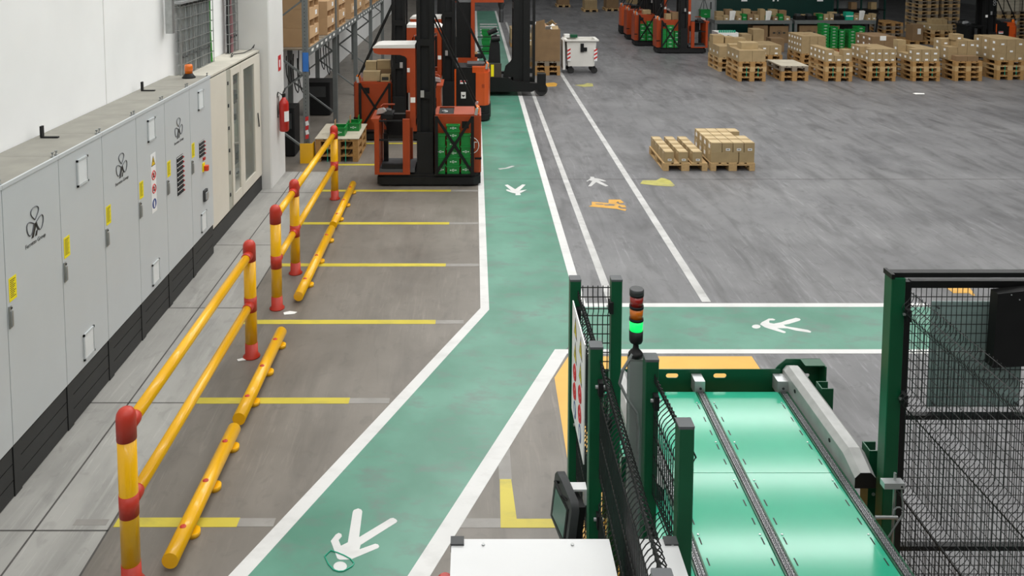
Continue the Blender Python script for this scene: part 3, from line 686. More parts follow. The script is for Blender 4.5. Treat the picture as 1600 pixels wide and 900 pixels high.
wire_panel('mesh_panel', S, 0.625, 4.875, 0.63, 4.145, 0.1, 2.14, 0.031, 0.19, FZ, (1,0), depth=0.045)
wire_panel('mesh_panel', S, 0.635, 4.075, 0.63, 2.655, 0.1, 2.14, 0.031, 0.19, FZ, (1,0), depth=0.055)
wire_panel('mesh_panel', S, 0.88, 3.955, 0.905, 3.485, 0.1, 2.13, 0.031, 0.1, FZ, (1,0), depth=0.05)
wire_panel('mesh_panel', S, 0.86, 4.875, 0.865, 4.025, 0.1, 1.0, 0.05, 0.1, (0.5,), (1,0))
clamp(A, 0.628, 4.865, (2.0,1.3)); clamp(Cp, 0.634, 4.065, (2.0,1.3)); clamp(D, 0.884, 3.945, (2.0,1.3,0.6)); clamp(Bp, 0.825, 4.89, (2.03,1.3)); clamp(E, 0.90, 3.49, (1.9,1.2))
# safety sign board facing the walkway
G = thing('safety_sign', 'white safety sign board with warning symbols on the mesh facing the walkway', 'sign', (0.572, 4.2, 1.5))
gb = MB().box(0,0.006,0,0.51,0,0.65).build('board', M_white, G)
for r in range(2):
    for q in range(2):
        cy, cz = 0.14+0.22*q, 0.56-0.14*r
        t = MB().prism([(cy-0.06,cz-0.05),(cy+0.06,cz-0.05),(cy,cz+0.06)],'x',-0.0012,0).build('warning_triangle', M_ink, gb)
        MB().prism([(cy-0.04,cz-0.04),(cy+0.04,cz-0.04),(cy,cz+0.038)],'x',-0.002,-0.0012).build('triangle_field', M_stick, t)
        MB().box(-0.0026,-0.002,cy-0.008,cy+0.008,cz-0.03,cz+0.012).build('symbol', M_ink, t)
for r, m in ((0, M_redp), (1, M_redp), (2, M_bluep)):
    for q in range(2):
        cy, cz = 0.14+0.22*q, 0.30-0.11*r
        if r < 2:
            o = MB().tube([(-0.001,cy+0.042*math.cos(a*PI/9),cz+0.042*math.sin(a*PI/9)) for a in range(18)],0.006,4,True).build('prohibition_ring', m, gb)
            MB().bar((-0.001,cy-0.03,cz+0.03),(-0.001,cy+0.03,cz-0.03),0.01,0.003,(1,0,0)).build('prohibition_bar', m, o)
        else:
            o = MB().prism(circ(cy,cz,0.048),'x',-0.0012,0).build('mandatory_disc', m, gb)
            MB().box(-0.002,-0.0012,cy-0.015,cy+0.015,cz-0.03,cz+0.03).build('symbol', M_white, o)
# operator panel on an arm
H = thing('operator_panel', 'tilted dark operator touch panel on an arm beside the mesh fence', 'control panel', (0.497, 4.45, 1.115))
def basis(o, a, b):
    a = Vector(a).normalized(); b = Vector(b); b = (b - a*b.dot(a)).normalized(); n = a.cross(b)
    o.matrix_basis = Matrix.Translation(o.location) @ Matrix((a, b, n)).transposed().to_4x4()
basis(H, (0.04,-0.176,0.0), (0.026,-0.026,0.17))
hb = curve_mesh('housing', [[(-0.135,-0.12),(0.12,-0.14),(0.14,-0.12),(0.14,0.10),(0.11,0.135),(-0.05,0.15),(-0.115,0.15),(-0.14,0.12)]], 0.045, M_dark)
ho = link('housing', hb, H, (0,0,0.0))
MB().box(-0.105,0.105,-0.10,0.085,0.0226,0.028).build('bezel', M_blackm, H)
MB().box(-0.09,0.09,-0.085,0.07,0.028,0.030).build('screen', M_screen, H)
MB().cyl((0.11,-0.12,0.0226),(0.11,-0.12,0.032),0.008,n=10).build('button', M_black, H)
MB().tube([(-0.07,0.118,0.025),(-0.06,0.13,0.05),(0.05,0.125,0.05),(0.07,0.112,0.025)],0.008,6).build('grip', M_black, H)
MB().box(-0.10,0.10,-0.10,0.09,-0.075,-0.0226).build('rear_case', M_blackm, H)
arm = thing('panel_arm', 'white flat bracket arm holding the operator panel to the fence', 'bracket', (0.565, 4.5, 1.22))
MB().box(-0.03,0.055,-0.04,0.02,0.0,0.012).build('arm', M_white, arm); MB().box(0.04,0.055,-0.04,0.02,-0.08,0.0).build('arm_plate', M_white, arm)
# signal tower on its pole
T = thing('signal_tower', 'signal light tower with red, amber and lit green tiers on a grey pole', 'signal light', (0.82, 4.12, 0))
po = MB(); po.box(-0.035,0.035,-0.035,-0.022,0.0,2.17); po.box(-0.035,-0.022,-0.022,0.035,0.0,2.17); po.box(0.022,0.035,-0.022,0.035,0.0,2.17); po.box(-0.022,0.022,-0.01,0.01,0.0,2.16); po.box(-0.035,0.035,0.022,0.035,0.0,2.17)
po.build('pole', mat('grey anodised profile','#aab0ae',0.4,0.5,var=0.05), T)
MB().box(-0.036,0.036,-0.036,0.036,2.17,2.18).build('pole_cap', M_steel, T)
MB().lathe([(0.037,2.18),(0.037,2.195),(0.03,2.205),(0.016,2.22),(0.012,2.255),(0.014,2.262)], n=24).build('foot', M_black, T, smooth=True)
MB().lathe([(0.030,2.255),(0.034,2.265),(0.035,2.32)], n=24).build('base_unit', M_black, T, smooth=True)
z = 2.32
for nm, m in (('green_lens', M_litg), ('amber_lens', M_lita), ('red_lens', M_litr)):
    MB().lathe([(0.033,z),(0.0335,z+0.052)], n=24).build(nm, m, T, smooth=True)
    MB().lathe([(0.036,z+0.052),(0.036,z+0.066)], n=24).build('ring', M_black, T, smooth=True); z += 0.066
MB().lathe([(0.036,z),(0.036,z+0.018),(0.033,z+0.022)], n=24).build('cap', M_dark, T, smooth=True)
MB().tube([(-0.02,-0.02,2.20),(-0.07,-0.03,2.12),(-0.085,-0.03,2.05),(-0.05,-0.05,1.98),(-0.0,-0.047,1.9),(0.012,-0.042,1.8),(0.012,-0.042,0.6)],0.008,6).build('cable', M_pvc, T)
# white machine housings behind the fence
for (x0, x1, lb) in ((-0.09,0.565,'white sheet steel machine housing at the bottom edge, left of the mesh'),(0.695,0.845,'narrow white sheet steel housing between the mesh and the conveyor')):
    c = thing('machine_housing', lb, 'machine', (x0, 2.135, 0), group='white machine housings')
    w = x1-x0
    MB().box(0,w,0,1.08,0.02,1.722).build('body', M_ctop, c)
    tp = MB().box(-0.003,w+0.003,-0.003,1.083,1.722,1.73).build('top_sheet', M_ctop, c)
    cx = 0.0 if w > 0.3 else w-0.045
    MB().box(cx-0.006,cx+0.05,1.045,1.09,1.70,1.738).build('corner_block', M_dark, c)
    for sx in (0.13, 0.5):
        if sx < w: MB().cyl((sx,1.05,1.73),(sx,1.05,1.735),0.007,n=10).build('screw', M_steel, tp)
    if w > 0.3:
        e = MB().box(-0.05,0,0.9,1.0,1.55,1.64).build('stop_box', M_stick, c)
        MB().lathe([(0.018,1.64),(0.018,1.655),(0.028,1.657),(0.03,1.668),(0.02,1.676)], (-0.025,0.95,0), 14).build('stop_button', M_ext, e, smooth=True)

# ------------------------------------------------------------------ chain conveyor
K = thing('chain_conveyor', 'green pallet conveyor with three roller chains and glossy green cover sheets', 'conveyor', (1.77, 4.7, 0))
M_link = mat('chain steel', '#77787a', 0.4, 0.5, var=0.1)
CX = (1.22, 1.70, 2.32); Z0 = 0.85; YN, YFAR = 3.42, 6.12
def KB(mb, name, m, parent=K, **k): return mb.build(name, m, parent, world=True, **k)
for x0, x1 in ((0.985,1.185),(1.255,1.665),(1.735,2.285)):
    for y0, y1 in ((YN,5.195),(5.20,YFAR)):
        sh = KB(MB().prism([(x0,Z0-0.05),(x0,Z0-0.0125),(x0+0.0005,Z0-0.012),(x1-0.0005,Z0-0.012),(x1,Z0-0.0125),(x1,Z0-0.05)],'y',y0,y1), 'cover_sheet', M_sheet)
        sl = MB(); sc = MB(); y = y0+0.08; q = 0
        while y < y1-0.08:
            for x in (x0+0.028, x1-0.028):
                sl.prism([(x-0.004,y),(x+0.004,y),(x+0.004,y+0.055),(x-0.004,y+0.055)],'z',Z0-0.02,Z0-0.0115)
                if q % 3 == 1: sc.cyl((x,y+0.075,Z0-0.016),(x,y+0.075,Z0-0.008),0.006,n=6)
            y += 0.155; q += 1
        tag(KB(sl, 'slots', M_black, sh), None, kind='stuff'); tag(KB(sc, 'screws', M_alu, sh), None, kind='stuff')
for x in CX:
    r = MB(); r.box(x-0.034,x-0.024,YN,YFAR,Z0-0.09,Z0-0.004); r.box(x+0.024,x+0.034,YN,YFAR,Z0-0.09,Z0-0.004); r.box(x-0.024,x+0.024,YN,YFAR,Z0-0.09,Z0-0.03)
    ro = KB(r, 'chain_rail', M_machine)
    lk = MB(); pn = MB(); y = YN+0.01; q = 0
    while y < YFAR-0.03:
        for dx in (-0.018, -0.006, 0.006, 0.018) if q % 2 == 0 else (-0.015, -0.003, 0.009):
            lk.box(x+dx-0.0014,x+dx+0.0014,y,y+0.03,Z0-0.02,Z0)
        for dx in (-0.0105, 0.0105): pn.cyl((x+dx-0.008,y+0.004,Z0-0.010),(x+dx+0.008,y+0.004,Z0-0.010),0.007,n=6)
        y += 0.019; q += 1
    tag(KB(lk, 'chain_plates', M_link, ro), 'dark roller chain link plates', kind='stuff'); tag(KB(pn, 'chain_rollers', M_alu, ro), 'bright roller chain rollers', kind='stuff')
    b = KB(MB().box(x-0.042,x+0.034,YFAR-0.01,YFAR+0.10,Z0-0.03,Z0+0.075), 'chain_tensioner', M_alu)
    KB(MB().cyl((x,YFAR-0.014,Z0+0.02),(x,YFAR-0.01,Z0+0.02),0.01,n=8), 'bolt', M_dark, b)
def slot_loop(cx, cy, w, h, n=6):
    r = h/2; pts = []
    for i in range(n+1): a = -PI/2+PI*i/n; pts.append((cx+w/2-r+r*math.cos(a), cy+r*math.sin(a)))
    for i in range(n+1): a = PI/2+PI*i/n; pts.append((cx-w/2+r+r*math.cos(a), cy+r*math.sin(a)))
    return pts
pm = curve_mesh('end_plate', [[(0.97,0.30),(2.34,0.30),(2.34,0.955),(0.97,0.955)], slot_loop(1.515,0.905,0.095,0.036), slot_loop(1.88,0.905,0.1,0.036)], 0.008, M_machine)
o = link('end_plate', pm, K, (-1.77, YFAR+0.11-4.7, 0)); o.rotation_euler = (PI/2,0,0)
pm = curve_mesh('end_bracket', [[(2.30,0.2),(2.655,0.2),(2.655,1.01),(2.40,1.01),(2.335,0.95),(2.30,0.9)], slot_loop(2.56,0.88,0.05,0.03)], 0.008, M_machine)
o = link('end_bracket', pm, K, (-1.77, YFAR+0.16-4.7, 0)); o.rotation_euler = (PI/2,0,0)
KB(MB().box(2.655,2.663,YFAR+0.04,YFAR+0.164,0.2,1.01), 'bracket_flange', M_machine)
KB(MB().box(2.51,2.655,YFAR+0.06,YFAR+0.156,1.002,1.01), 'bracket_top', M_machine)
for x in (0.955, 2.345): KB(MB().box(x,x+0.02,YN,YFAR+0.1,0.55,Z0-0.03), 'side_beam', M_machine)
for x, y in ((1.07,3.6),(2.28,3.6),(1.07,5.9),(2.28,5.9)):
    l = KB(MB().box(x-0.04,x+0.04,y-0.04,y+0.04,0.0,0.55), 'leg', M_machine); KB(MB().box(x-0.07,x+0.07,y-0.07,y+0.07,0.0,0.012), 'foot_plate', M_machine, l)
def guard(x0, x1, flip, y0, y1):
    z0, z1 = 0.84, 1.0; c = 0.035
    prof = [(x0,z0),(x1,z0),(x1,z1-c),(x1-c,z1),(x0+c,z1),(x0,z1-c)]
    a = 0.055
    m = MB(); n = len(prof)
    cx = (x0+x1)/2
    near = [(cx+(px-cx)*0.93, y0-0.0, pz-0.06*(pz>0.9)) for px, pz in prof]
    r1 = [(px, y0+0.16, pz) for px, pz in prof]; r2 = [(px, y1-0.06, pz) for px, pz in prof]; r3 = [(cx+(px-cx)*0.8, y1, pz-0.03*(pz>0.9)) for px, pz in prof]
    vs = near+r1+r2+r3; fs = []
    for k in range(3): fs += [(k*n+i,k*n+(i+1)%n,(k+1)*n+(i+1)%n,(k+1)*n+i) for i in range(n)]
    fs += [tuple(range(3*n,4*n))]
    g = KB(MB().add(vs, fs), 'guard_rail', M_rail)
    KB(MB().prism([(p[0],p[2]) for p in near],'y',y0-0.002,y0+0.004), 'guard_end', M_black, g)
    xs = x0 if not flip else x1
    for y in (y0+0.35, y1-0.28): KB(MB().cyl((xs-0.004,y,0.925),(xs+0.004,y,0.925),0.013,n=12), 'bolt_hole', M_black, g)
    return g
guard(2.355, 2.495, False, 5.05, 6.26); guard(1.03, 1.16, True, 4.94, 6.22)
for y in (5.24, 5.95):
    s = MB(); s.box(2.515,2.523,y-0.05,y+0.05,0.0,0.99); s.box(2.523,2.60,y-0.05,y-0.042,0.0,0.99); s.box(2.523,2.60,y+0.042,y+0.05,0.0,0.99)
    o = KB(s, 'guard_post', M_machine); KB(MB().box(2.49,2.62,y-0.07,y+0.07,0.0,0.01), 'foot_plate', M_machine, o)
    KB(MB().cyl((2.55,y-0.052,0.7),(2.55,y-0.048,0.7),0.012,n=8), 'bolt', M_alu, o)
    s = MB(); s.box(1.01,1.018,y-0.05,y+0.05,0.0,0.95); s.box(0.94,1.01,y-0.05,y-0.042,0.0,0.95); KB(s, 'guard_post', M_machine)
sb = thing('sensor_bracket', 'small aluminium sensor block on a rod with a looped grey cable at the fence post', 'sensor', (2.45, 4.72, 0))
MB().box(-0.06,0.06,-0.03,0.02,1.04,1.075).build('sensor_block', M_alu, sb); MB().cyl((0.015,0,0.0),(0.015,0,1.12),0.008,n=8).build('rod', M_steel, sb)
MB().tube([(-0.1,-0.02,0.86),(0.03,-0.02,0.86)],0.01,8).build('clamp_rod', M_steel, sb)
MB().tube([(0.05,-0.01,1.04)]+[(0.035+0.03*math.cos(a*PI/5),-0.015,0.88+0.04*math.sin(a*PI/5)) for a in range(11)]+[(0.02,-0.015,0.8),(-0.05,-0.01,0.66)],0.005,5).build('cable', M_pvc, sb)
MB().cyl((0.042,-0.031,1.055),(0.042,-0.029,1.055),0.006,n=8).build('screw', M_black, sb)

# ------------------------------------------------------------------ safety fence and mesh door right of the conveyor
S2 = thing('safety_fence', 'green post with black lintel and oblique mesh panel right of the conveyor', 'fence', (2.56, 4.95, 0))
p = MB().cbox(2.515,2.60,4.9,4.99,0,2.195,0.004).build('post', M_fence, S2, world=True)
MB().box(2.51,2.53,4.895,4.995,2.195,2.225).build('post_cap', M_black, p, world=True)
MB().box(2.47,2.66,4.86,5.03,0,0.012).build('foot_plate', M_fence, p, world=True)
MB().box(2.53,4.2,4.92,4.97,2.195,2.225).build('lintel', M_black, S2, world=True)
wire_panel('mesh_panel', S2, 2.625, 4.89, 2.625, 2.5, 0.06, 2.13, 0.031, 0.0585, (2.02,1.45,0.88,0.31), (-1,0), depth=0.05, wr=0.0024)
clamp(p, 2.61, 4.89, (1.98,1.45,0.9,0.35))
pp = MB().cbox(2.60,2.66,2.42,2.48,0,2.2,0.004).build('post', M_fence, S2, world=True)
DR = thing('mesh_door', 'black framed mesh door right of the green post', 'door', (2.63, 4.96, 0))
fr = [(2.625,2.665,0.08,2.175)]
MB().box(2.612,2.655,4.94,4.98,0.08,2.16).build('frame_stile', M_black, DR, world=True); MB().box(4.1,4.14,4.94,4.98,0.08,2.16).build('frame_stile', M_black, DR, world=True)
for z0, z1 in ((2.125,2.165),(1.285,1.312),(0.43,0.46),(0.06,0.10)): MB().box(2.655,4.1,4.94,4.98,z0,z1).build('frame_rail', M_black, DR, world=True)
wire_panel('door_mesh', DR, 2.66, 4.965, 4.095, 4.965, 0.1, 2.125, 0.0315, 0.058, (), (0,-1), wr=0.0024)
PN = thing('tinted_panel', 'grey green tinted plastic panel fixed behind the mesh door', 'panel', (2.83, 5.02, 1.32))
MB().box(0,0.575,0,0.006,0,0.68).build('pane', M_pane, PN)
for x in (0.03,0.545):
    for z in (0.03,0.65): MB().cyl((x,-0.03,z),(x,0.01,z),0.006,n=8).build('fixing', M_dark, PN)
MN = thing('door_monitor', 'black control box hung on the mesh door at the right edge', 'control box', (3.12, 4.86, 1.66))
mm = MB(); mm.prism([(0,0.0),(0.55,0.03),(0.55,0.52),(0.01,0.46)],'y',0,0.07); mm.build('housing', M_black, MN)
for x, z in ((0.14,0.445),(0.09,0.475)): MB().cyl((x,-0.003,z-0.02),(x,0.001,z-0.02),0.004,n=8).build('screw', M_alu, MN)
MB().box(0.1,0.3,0.07,0.1,0.1,0.4).build('mount', M_black, MN)
for o, dy in ((S,-0.163),(G,-0.163),(T,-0.163),(H,-0.24),(arm,-0.24),(K,-0.27),(sb,-0.2),(S2,-0.163),(DR,-0.163),(PN,-0.163),(MN,-0.163)): o.location.y += dy
T.scale.z = 0.978

# ------------------------------------------------------------------ green bins (shared meshes)
_bins = {}
def green_bin(x, y, z, w, d, h, label, group, logo=True):
    """stackable bin: shell with rim, front grip slot and white print"""
    key = (round(w,3), round(d,3), round(h,3))
    if key not in _bins:
        b = MB(); t = 0.012; k = 0.014
        b.box(k,w-k,k,d-k,0,t); b.box(k,w-k,k,k+t,t,h-0.02); b.box(k,w-k,d-k-t,d-k,t,h-0.02); b.box(k,k+t,k+t,d-k-t,t,h-0.02); b.box(w-k-t,w-k,k+t,d-k-t,t,h-0.02)
        b.box(0,w,0,t+k,h-0.024,h); b.box(0,w,d-t-k,d,h-0.024,h); b.box(0,k+t,t+k,d-t-k,h-0.024,h); b.box(w-k-t,w,t+k,d-t-k,h-0.024,h)
        p = MB(); s = min(0.022, h*0.2); c = (w/2, h*0.45)
        for i in range(10):
            a0, a1 = 2*PI*i/10, 2*PI*(i+1)/10
            p.prism([(c[0]+s*math.cos(a0),c[1]+s*math.sin(a0)),(c[0]+s*math.cos(a1),c[1]+s*math.sin(a1)),(c[0]+0.55*s*math.cos(a1),c[1]+0.55*s*math.sin(a1)),(c[0]+0.55*s*math.cos(a0),c[1]+0.55*s*math.sin(a0))],'y',k-0.002,k-0.0005)
        for sx in (-1, 1): p.box(c[0]+sx*2*s-0.5*s,c[0]+sx*2*s+0.5*s,k-0.002,k-0.0005,c[1]-0.4*s,c[1]+0.4*s)
        _bins[key] = (b.mesh('green_bin', M_crate), p.mesh('white_print', M_cratel))
    o = link('green_bin', _bins[key][0], None, (x, y, z)); tag(o, label, 'bin', group)
    if logo: link('white_print', _bins[key][1], o)
    return o

# ------------------------------------------------------------------ order picker trucks
BT = text_mesh('maker_letters', 'BT', 0.17, M_white, 0.002)
OPT = text_mesh('mast_lettering', 'optio', 0.2, M_alu, 0.002)
def order_picker(x0, y0, label, mirror=False, style='red', brace=True, mark=True, letters=None, L=1.83, gm=None):
    t = thing('order_picker', label, 'forklift', (x0, y0, 0), group='order picker trucks')
    def Q(mb, name, m, parent=t, smooth=False):
        if mirror:
            mb.v = [(L-x, y, z) for x, y, z in mb.v]; mb.f = [f[::-1] for f in mb.f]
        return mb.build(name, m, parent, smooth=smooth)
    org = gm or M_orange
    ch = MB(); ch.prism([(0.06,0.06),(0.14,0.01),(1.70,0.01),(1.82,0.10),(1.82,0.74),(1.70,0.83),(0.14,0.83),(0.06,0.78)],'z',0.035,0.16); ch.prism([(0.09,0.08),(0.16,0.04),(1.68,0.04),(1.79,0.12),(1.79,0.72),(1.68,0.8),(0.16,0.8),(0.09,0.76)],'z',0.16,0.21)
    c = Q(ch, 'chassis', M_blackm)
    for wx in (0.3, 1.5):
        for wy in (0.06, 0.70): Q(MB().cyl((wx,wy,0.075),(wx,wy+0.08,0.075),0.075,n=14), 'wheel', M_rub, c)
    # operator platform
    cb = MB(); cb.box(0.02,0.10,0.0,0.74,0.21,1.10); cb.prism([(0.0,1.10),(0.10,1.10),(0.10,1.17),(-0.04,1.17)],'y',0.0,0.74)
    k = Q(cb, 'cabin_wall', org)
    Q(MB().box(0.50,0.62,0.0,0.08,0.21,1.16), 'cabin_wall', org); Q(MB().box(0.50,0.62,0.66,0.74,0.21,1.16), 'cabin_wall', org)
    Q(MB().box(0.10,0.50,0.0,0.74,0.21,0.245), 'sill', org)
    pf = Q(MB().box(0.10,0.70,0.02,0.72,0.245,0.30), 'platform', M_seat); Q(MB().box(0.14,0.50,0.03,0.10,0.30,0.38), 'step_pad', M_blackm, pf)
    Q(MB().bar((0.10,0.03,1.13),(0.50,0.03,1.13),0.025), 'grab_rail', M_blackm)
    Q(MB().box(0.16,0.50,0.60,0.72,0.74,1.12), 'backrest', M_blackm); Q(MB().bar((0.10,0.04,0.80),(0.50,0.04,0.80),0.03), 'gate_bar', M_blackm); Q(MB().box(0.12,0.2,0.5,0.58,0.3,0.8), 'seat_post', M_blackm)
    cs = Q(MB().box(0.04,0.30,0.3,0.72,1.10,1.17), 'console', M_blackm)
    Q(MB().tube([(0.06,0.70,1.17),(0.06,0.70,1.24),(0.1,0.72,1.27),(0.3,0.72,1.27)],0.018,6), 'grab_loop', org, cs)
    Q(MB().prism([(0.02,1.18),(0.12,1.20),(0.2,1.24),(0.14,1.28),(0.04,1.26)],'y',0.30,0.42), 'control_lever', M_alu, cs); Q(MB().prism([(0.16,1.17),(0.30,1.17),(0.27,1.24),(0.18,1.26)],'y',0.34,0.5), 'steering_unit', M_dark, cs)
    # overhead guard
    g = MB(); pts = [(0.0,2.33),(0.02,2.28),(0.10,2.255),(0.46,2.245),(0.54,2.22),(0.60,2.15),(0.62,2.05),(0.62,1.0),(0.715,1.0),(0.715,2.36),(0.0,2.36)]
    for ya in (0.1, 0.6): g.prism(pts,'y',ya,ya+0.06)
    g.box(0.62,0.715,0.16,0.60,1.0,1.12)
    g.box(0.04,0.70,0.16,0.60,2.30,2.36)
    og = Q(g, 'overhead_guard', org)
    Q(MB().prism([(0.0,2.36),(0.71,2.36),(0.71,2.42),(0.10,2.415),(0.03,2.40),(-0.01,2.37)],'y',0.1,0.66), 'roof_cover', M_roofw, og)
    Q(MB().box(0.63,0.71,0.098,0.1,1.43,1.52), 'sticker', M_paper, og)
    # mast
    m = MB(); m.box(0.735,0.80,0.10,0.22,0.18,3.9); m.box(0.95,1.01,0.10,0.22,0.18,3.9); m.box(0.735,0.80,0.55,0.68,0.18,3.9); m.box(0.95,1.01,0.55,0.68,0.18,3.9)
    for z in (0.5,1.5,2.4,3.3): m.box(0.80,0.95,0.10,0.16,z,z+0.12)
    ms = Q(m, 'mast', M_black)
    Q(MB().box(0.78,0.97,0.165,0.60,0.18,3.85), 'carriage_cover', M_blackm, ms)
    Q(MB().box(0.735,1.01,0.06,0.12,0.18,0.92), 'mast_shroud', M_blackm, ms)
    for hx in (1.02, 1.035): Q(MB().tube([(hx,0.2,0.9),(hx+0.01,0.18,1.6),(hx-0.01,0.2,2.4),(hx,0.2,3.6)],0.009,5), 'hydraulic_hose', M_cord, ms)
    Q(MB().box(0.83,0.89,0.096,0.10,1.32,1.52) if False else MB().box(0.80,0.86,0.094,0.099,1.52,1.64), 'data_plate', M_alu, ms)
    # battery body
    if style == 'red':
        bd = Q(MB().cbox(1.03,1.83,0.14,0.84,0.21,1.19,0.03), 'battery_body', org)
        tp = MB(); tp.box(1.36,1.80,0.16,0.82,1.19,1.215); tp.box(1.05,1.10,0.16,0.82,1.19,1.215); tp.box(1.10,1.36,0.16,0.20,1.19,1.215); tp.box(1.10,1.36,0.78,0.82,1.19,1.215); Q(tp, 'top_lid', org, bd)
        w = Q(MB().box(1.10,1.36,0.20,0.78,1.19,1.193), 'tool_well', M_blackm, bd); Q(MB().tube([(1.2+0.05*math.cos(a*PI/6),0.45+0.05*math.sin(a*PI/6),1.205) for a in range(12)],0.008,5,True), 'tape_ring', M_alu, w)
        Q(MB().box(1.50,1.62,0.132,0.14,0.98,1.10), 'grille', M_black, bd); Q(MB().box(1.72,1.835,0.13,0.2,0.44,0.47), 'catch', M_black, bd)
        if mark and not mirror:
            o = link('maker_letters', BT, bd, (1.66,0.138,0.68)); o.rotation_euler = (PI/2,0,0)
            Q(MB().tube([(1.66+0.13*math.cos(a*PI/10),0.137,0.68+0.14*math.sin(a*PI/10)) for a in range(20)],0.006,4,True), 'maker_ring', M_white, bd)
    else:
        bd = Q(MB().box(1.03,1.60,0.14,0.84,0.21,1.24), 'battery_body', M_black)
        ec = MB(); ec.prism([(1.50,0.1),(1.70,0.1),(1.79,0.18),(1.83,0.35),(1.83,0.65),(1.79,0.82),(1.70,0.88),(1.50,0.88)],'z',0.36,1.12); ec.prism([(1.42,0.12),(1.68,0.12),(1.76,0.2),(1.79,0.36),(1.79,0.64),(1.76,0.8),(1.68,0.86),(1.42,0.86)],'z',1.12,1.25); Q(ec, 'end_cover', M_orange2, bd)
        Q(MB().prism([(1.50,0.08),(1.71,0.08),(1.81,0.17),(1.85,0.35),(1.85,0.65),(1.81,0.83),(1.71,0.9),(1.50,0.9)],'z',0.06,0.36), 'bumper', M_blackm, bd)
        Q(MB().prism([(1.30,0.3),(1.66,0.3),(1.74,0.4),(1.74,0.62),(1.66,0.72),(1.30,0.72)],'z',1.25,1.30), 'top_pad', M_dark, bd)
        Q(MB().box(1.0,1.05,0.1,0.16,0.21,1.20), 'edge_post', M_orange2, bd)
        Q(MB().box(1.64,1.70,0.094,0.1,0.78,0.86), 'grille', M_orange, bd)
        s = Q(MB().box(1.14,1.30,0.134,0.14,0.86,0.94), 'warning_sticker', M_white, bd); Q(MB().box(1.145,1.295,0.132,0.134,0.90,0.935), 'red_band', M_redp, s)
        s = Q(MB().box(1.16,1.27,0.134,0.14,0.52,0.67), 'arrow_sticker', M_paper, bd); Q(MB().prism([(1.17,0.60),(1.26,0.60),(1.215,0.55)],'y',0.132,0.134), 'arrow', M_ink, s)
    if letters:
        o = link('mast_lettering', OPT, ms, (0.90,0.093,2.05)); o.rotation_euler = (PI/2,-PI/2,0)
        o = link('maker_letters', BT, bd, (1.30,0.131,0.45)); o.rotation_euler = (PI/2,0,0)
    if brace:
        f = Q(MB().bar((1.07,0.0,0.20),(1.07,0.0,1.22),0.055,0.03,(0,1,0)), 'rack_post', M_black); Q(MB().bar((1.68,0.0,0.20),(1.68,0.0,1.22),0.055,0.03,(0,1,0)), 'rack_post', M_black); Q(MB().bar((1.07,0.004,1.2),(1.68,0.004,0.24),0.048,0.01,(0,1,0)), 'cross_brace', M_black, f); Q(MB().bar((1.07,-0.004,0.24),(1.68,-0.004,1.2),0.048,0.01,(0,1,0)), 'cross_brace', M_black, f)
        Q(MB().box(1.03,1.72,0.0,0.14,0.195,0.215), 'rack_shelf', M_black, f)
    for yy in (0.2, 0.74): 
        s = Q(MB().bar((0.90,yy,3.1),(1.76,yy-0.02,1.28),0.028), 'mast_stay', M_black, ms); Q(MB().bar((1.74,yy-0.02,1.20),(1.76,yy-0.02,1.32),0.05), 'stay_foot', M_alu, s)
    Q(MB().lathe([(0.045,1.215),(0.045,1.25),(0.05,1.25),(0.045,1.31),(0.02,1.34)],(1.76,0.34,0),14), 'beacon', M_amber, bd)
    return t
PK = order_picker(-1.70, 13.52, 'nearest red orange order picker with green bins strapped to its side')
gl = 'green bins strapped to the nearest order picker'
for nm, x, w, hs in (('left',1.045,0.185,[0.16,0.14,0.18,0.20]),('middle',1.235,0.235,[0.14,0.15,0.15,0.15,0.15,0.10]),('right',1.475,0.185,[0.16,0.14,0.18,0.20])):
    z = 0.216
    for q, h in enumerate(hs):
        green_bin(-1.70+x, 13.54, z, w, 0.105, h, f'green plastic bin, {ORD[q]} from the bottom, {nm} column on the nearest order picker', gl, nm == 'middle' or q % 2 == 0); z += h+0.001
order_picker(-2.50, 16.6, 'red order picker facing the other way, with cartons on its body', mirror=True)
order_picker(-1.45, 18.35, 'order picker with black body and bright orange rounded end', style='black', brace=False)
order_picker(-1.9, 24.5, 'order picker half hidden far behind the rack end', mirror=True)
order_picker(6.66, 29.2, 'red order picker with green bins, nearest of the right row', mirror=True)
gl = 'green bins strapped to the right row of order pickers'
for nm, x, w, n, h in (('left',0.14,0.19,4,0.17),('middle',0.335,0.26,6,0.135),('right',0.61,0.2,4,0.15)):
    for q in range(n): green_bin(6.66+x, 29.22, 0.216+q*(h+0.001), w, 0.105, h, f'green bin, {ORD[q]} from bottom, {nm} column on the right row nearest picker', gl, nm != 'left')
order_picker(6.25, 31.2, 'second red order picker in the right row, with green bins', mirror=True)
for nm, x, w, n, h in (('left',0.16,0.26,4,0.16),('right',0.43,0.26,5,0.15)):
    for q in range(n): green_bin(6.25+x, 31.22, 0.216+q*(h+0.001), w, 0.105, h, f'green bin, {ORD[q]} from bottom, {nm} column on the right row second picker', gl)
order_picker(6.3, 33.1, 'third red order picker in the right row', mirror=True, brace=False)
order_picker(6.4, 35.0, 'farthest order picker of the right row, bright orange end', mirror=True, style='black', brace=False)
order_picker(17.15, 28.0, 'order picker with lettered black mast behind the right pallet row', style='black', brace=False, letters=True, gm=M_black)

